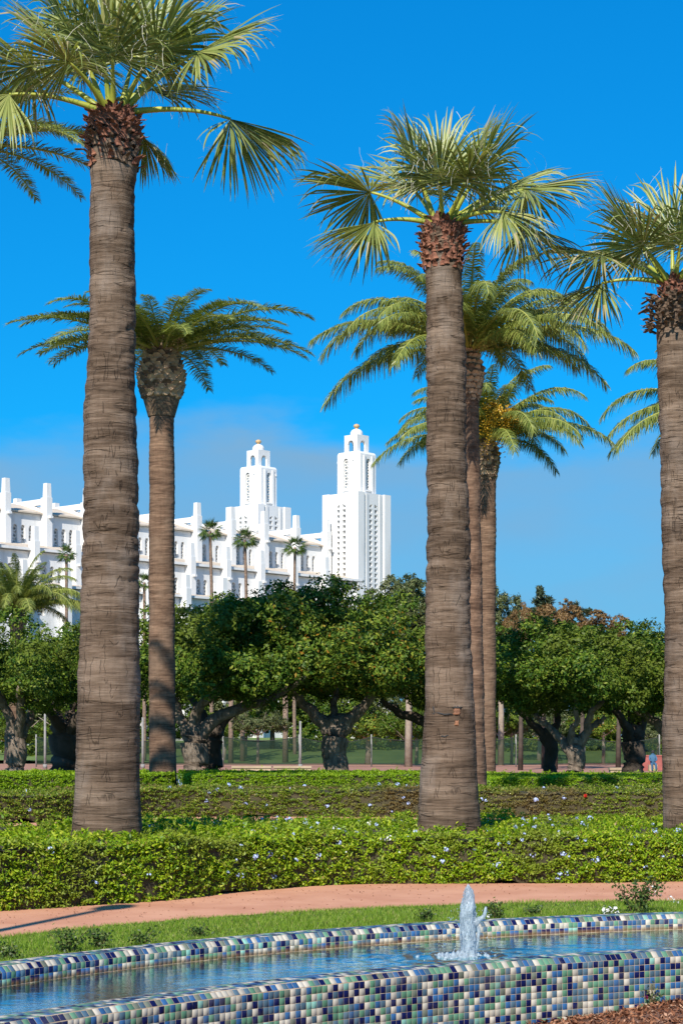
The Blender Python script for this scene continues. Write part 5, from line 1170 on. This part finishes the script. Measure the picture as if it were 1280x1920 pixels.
for lb, px, D, cr, cy_, sx_, sz_, tw in (
    ('young tree with orange new leaves and pale trunk right of the centre fig', 690, 172, SM, 1362, 1.35, 1.3, 11),
    ('slender grey olive tree left of the centre fig', 483, 170, SM2, 1350, 1.2, 1.0, 5),
    ('thin pale-stemmed tree beside the middle fan palm, left stem', 760, 165, SM3, 1362, 1.0, 1.0, 5),
    ('thin pale-stemmed tree beside the middle fan palm, right stem', 780, 168, SM3, 1355, 1.0, 1.2, 6),
    ('thin leaning pale tree right of the twin date palm trunks', 936, 165, SM3, 1350, 1.1, 1.2, 5),
    ('upright pale stem tree right of the leaning one', 958, 168, SM2, 1352, 1.1, 1.2, 5),
    ('leafy small tree behind the many-forked fig', 1130, 178, SM, 1355, 1.2, 1.2, 6),
    ('small bushy tree at the right edge near the red wall', 1232, 170, SM2, 1375, 1.0, 1.0, 6),
    ('shady small tree at the far left behind the twisted fig', 12, 175, SM3, 1368, 1.4, 1.4, 8),
    ('small dark tree between the left poles', 150, 185, SM3, 1358, 1.9, 1.3, 8),
    ('small round tree behind the long fig limb', 420, 190, SM3, 1365, 1.4, 1.0, 8),
    ('small tree with loose crown behind the dark slanting fig', 1010, 190, SM2, 1358, 1.5, 1.2, 8)):
    plain_tree('small_tree', lb, 'tree', px, D, cr, px, cy_, sx_, sz_, tw, 'farbark', GS, seed=px % 7)
for lb, px, D, w_ in (('bare trunk in the park left of the leftmost stone seat', 433, 182, 9), ('grey trunk standing right of the slender olive tree', 535, 185, 10), ('shaded grey trunk near the long fig limb', 455, 188, 9)):
    s = F / D; t_ = empty('park_palm', ((px - 640) / s, D, 0)); tag(t_, lb, 'palm tree', 'park palms seen only as trunks')
    mb = MB(); mb.tube([(0, 0, -.1), (0, 0, 3), (0, 0, 7.5)], [w_ / s / 2 * 1.2, w_ / s / 2, w_ / s / 2], 12); mb.build('trunk', M['trunkC'], t_)
    for i in range(16): link('frond', FFM[i % 5 + 1], t_, (0, 0, 7.5), (0, 0, i * 2.4), 1.0)
BT_L = ['left of the twisted fig', 'behind the tallest fan palm', 'left of the pineapple date palm', 'behind the long-limbed fig', 'above the sandstone seats', 'left of the centre fig fork', 'right of the centre fig fork', 'behind the middle fan palm', 'right of the twin palm trunks', 'behind the slanting dark fig', 'behind the many-forked fig', 'near the black-trunked fig', 'behind the right fan palm']
BGC = [crown_mesh('crown', 4.0, 3.0, 90, 240, .9, .3, M[q_], 520 + i, flat=.8) for i, q_ in enumerate(('fig', 'olive', 'fig'))]
for i, lb in enumerate(BT_L):
    px = -20 + i * 108 + (i * 37) % 30 - 15; plain_tree('background_tree', 'dark background tree beyond the bank, ' + lb, 'tree', px, 206 + (i * 7) % 5, BGC[i % 3], px, 1318 + (i * 53) % 26, 1.12, 1.2, 9, 'darkshadebark', 'dark tree belt before the cathedral foot', seed=i)
BU = crown_mesh('foliage', 1.5, .8, 22, 200, .5, .16, M['fig'], 601, flat=.3)
for i, (px, D, sx_, sz_, lb) in enumerate([(60, 196, 2.6, 2.2, 'broad shrub mass behind the net at the far left'), (225, 200, 2.6, 2.4, 'shrub mass hidden behind the two left palms'), (390, 205, 2.2, 2.0, 'shrub behind the long-limbed fig trunks'), (600, 200, 2.4, 2.2, 'shrub left of the centre fig trunk on the bank'), (740, 205, 2.8, 2.8, 'tall shrub behind the pale-stemmed trees'), (850, 205, 2.6, 2.6, 'shrub behind the middle fan palm foot'), (985, 205, 3.0, 3.0, 'tall shrub behind the slanting fig at the right'), (1110, 208, 2.8, 2.0, 'shrub behind the many-forked fig trunk'), (1245, 206, 2.4, 2.0, 'shrub on the bank at the right edge')]):
    s = F / D; t_ = empty('shrub', ((px - 640) / s, D, .6)); tag(t_, lb, 'shrub', 'shrubs on the far bank'); link('foliage', BU, t_, (0, 0, .5 * sz_), (0, 0, i), (sx_, sx_, sz_))
# low red wall and a seated figure in blue at the right
D = 128; s = F / D
mb = MB(); mb.box(-1.1, 1.1, -.12, .12, 0, .95); mb.box(-1.15, 1.15, -.16, .16, .952, 1.05)
t_ = empty('low_wall', ((1222 - 640) / s, D, 0)); tag(t_, 'low terracotta red wall behind the right hedge', 'wall'); mb.build('wall_body', simple('red_wall', (0.26, 0.07, 0.06), (0.36, 0.11, 0.09), 2, .9, .2, .01), t_)
me = bpy.data.meshes.new('person'); vs = [(0, 0, .62), (0, 0, .85), (0, .02, 1.08), (0, .0, 1.2), (0, -.02, 1.34), (.17, 0, 1.08), (.25, -.08, .86), (.14, -.26, .74), (-.17, 0, 1.08), (-.25, -.08, .86), (-.14, -.26, .74), (.1, -.02, .56), (.13, -.42, .56), (.13, -.44, .1), (-.1, -.02, .56), (-.13, -.42, .56), (-.13, -.44, .1)]
me.from_pydata(vs, [(0, 1), (1, 2), (2, 3), (3, 4), (2, 5), (5, 6), (6, 7), (2, 8), (8, 9), (9, 10), (0, 11), (11, 12), (12, 13), (0, 14), (14, 15), (15, 16)], [])
me.materials.append(simple('blue_clothing', (0.03, 0.09, 0.17), (0.05, 0.14, 0.24), 6, .8, 0)); po = link('person', me, None, ((1223 - 640) / (F / 125), 125, -.08))
tag(po, 'seated person in blue clothing in front of the low red wall', 'person')
sm_ = po.modifiers.new('skin', 'SKIN'); rad_ = [.17, .16, .15, .07, .11, .08, .055, .045, .08, .055, .045, .10, .075, .05, .10, .075, .05]
for v_, r_ in zip(me.skin_vertices[0].data, rad_): v_.radius = (r_, r_)
me.skin_vertices[0].data[0].use_root = True
po.modifiers.new('sub', 'SUBSURF').levels = 1
mb = MB(); mb.lathe([(.001, 1.475), (.07, 1.46), (.115, 1.40), (.122, 1.34), (.10, 1.28), (.06, 1.25)], 0, 0.0, 12); mb.build('hair', M['dark'], po)
mb = MB(); mb.box(-.28, .28, -.22, .25, 0.08, .50); t_ = empty('stool', ((1223 - 640) / (F / 125), 125, -.08)); tag(t_, 'small dark stool under the seated person', 'stool'); mb.build('seat', M['stone'], t_)

# ------------------------------------------------------------------ small plants by the fountain
def bush(label, px, py, w_px, h_px, nst, seed, z=0.0, flowers=(), mat='rose', name='rose_bush', leaf=.035, dens=1.0):
    rd = random.Random(seed); rg = np.random.default_rng(seed); x, y = G(px, py, z); s = F / y; w_, h_ = w_px / s, h_px * 1.3 / s
    root = empty(name, (x, y, z)); tag(root, label, 'bush', 'small bushes planted along the fountain'); mb = MB(); Ps = []
    tips = []
    for q in range(nst):
        ex, ey = rd.uniform(-.5, .5) * w_, rd.uniform(-.25, .25) * w_; ez = h_ * rd.uniform(.5, 1.0); p = spline([(ex * .15, ey * .15, -.01), (ex * .5, ey * .5, ez * .6), (ex, ey, ez)], 8); mb.tube(p, [.006 * (1 - .7 * i / 7) for i in range(8)], 5); tips.append(p[-1])
        m = int(46 * dens * max(.6, ez / .2)); u = rg.uniform(.2, 1, m); idx = (u * 7).astype(int).clip(0, 6); Ps.append(p[idx] + rg.normal(0, .034, (m, 3)) * [1, 1, .7])
    mb.build('stems', M['stem'], root); P = np.concatenate(Ps); P[:, 2] = np.maximum(P[:, 2], .01); V, Q = leaves(P, unit(rg.normal(size=P.shape) + [0, -.3, .8]), leaf, leaf * .6, rg, tilt=.3); link('foliage', npmesh('foliage', V, Q, M[mat]), root)
    for (dx, dz, me_, sc) in flowers: tag(link('flower', me_, root, (dx / s, -.05, dz / s), (0, 0, seed), sc), kind='stuff')
    return root
bush('dark little bush at the left edge on the fountain rim side lawn', 16, 1800, 50, 26, 8, 1)
bush('spreading low bush on the left lawn, largest of the dark sprigs', 128, 1788, 70, 42, 10, 2)
bush('upright dark sprig right of the largest lawn bush', 190, 1782, 46, 34, 8, 3)
bush('low sprig on the lawn behind the left fountain rim', 268, 1772, 50, 24, 7, 4)
bush('thin sprig at the middle of the left lawn', 372, 1757, 44, 16, 5, 5)
bush('pair of leafy sprigs left of the water jet', 795, 1730, 46, 22, 7, 6)
bush('dark bush just right of the water jet', 935, 1722, 62, 26, 9, 7, flowers=[(-22, 4, FL_W[0], .6)])
bush('small dark sprig further right of the water jet', 1000, 1719, 40, 18, 6, 8)
bush('tall loose rose bush with cream flowers at the right lawn', 1192, 1712, 130, 60, 9, 9, leaf=.045, flowers=[(28, 46, FL_W[0], 1.0), (38, 36, FL_W[1], .9), (62, 28, FL_W[0], .8), (72, 22, FL_W[1], .7)], dens=.8)
bush('low plant with white flower heads left of the tall rose bush', 1146, 1716, 34, 10, 4, 10, flowers=[(-10, 8, FL_W[0], 1.5), (6, 6, FL_W[1], 1.4)])
FL_M = flower_mesh('flower', M['petalm'], 5, .006, .012)
bush('spindly dusty plant with one magenta bloom in the mulch', 1222, 1888, 30, 34, 5, 11, z=.08, flowers=[(-14, 20, FL_M, 1.0)], leaf=.022, mat='olive', dens=.8)
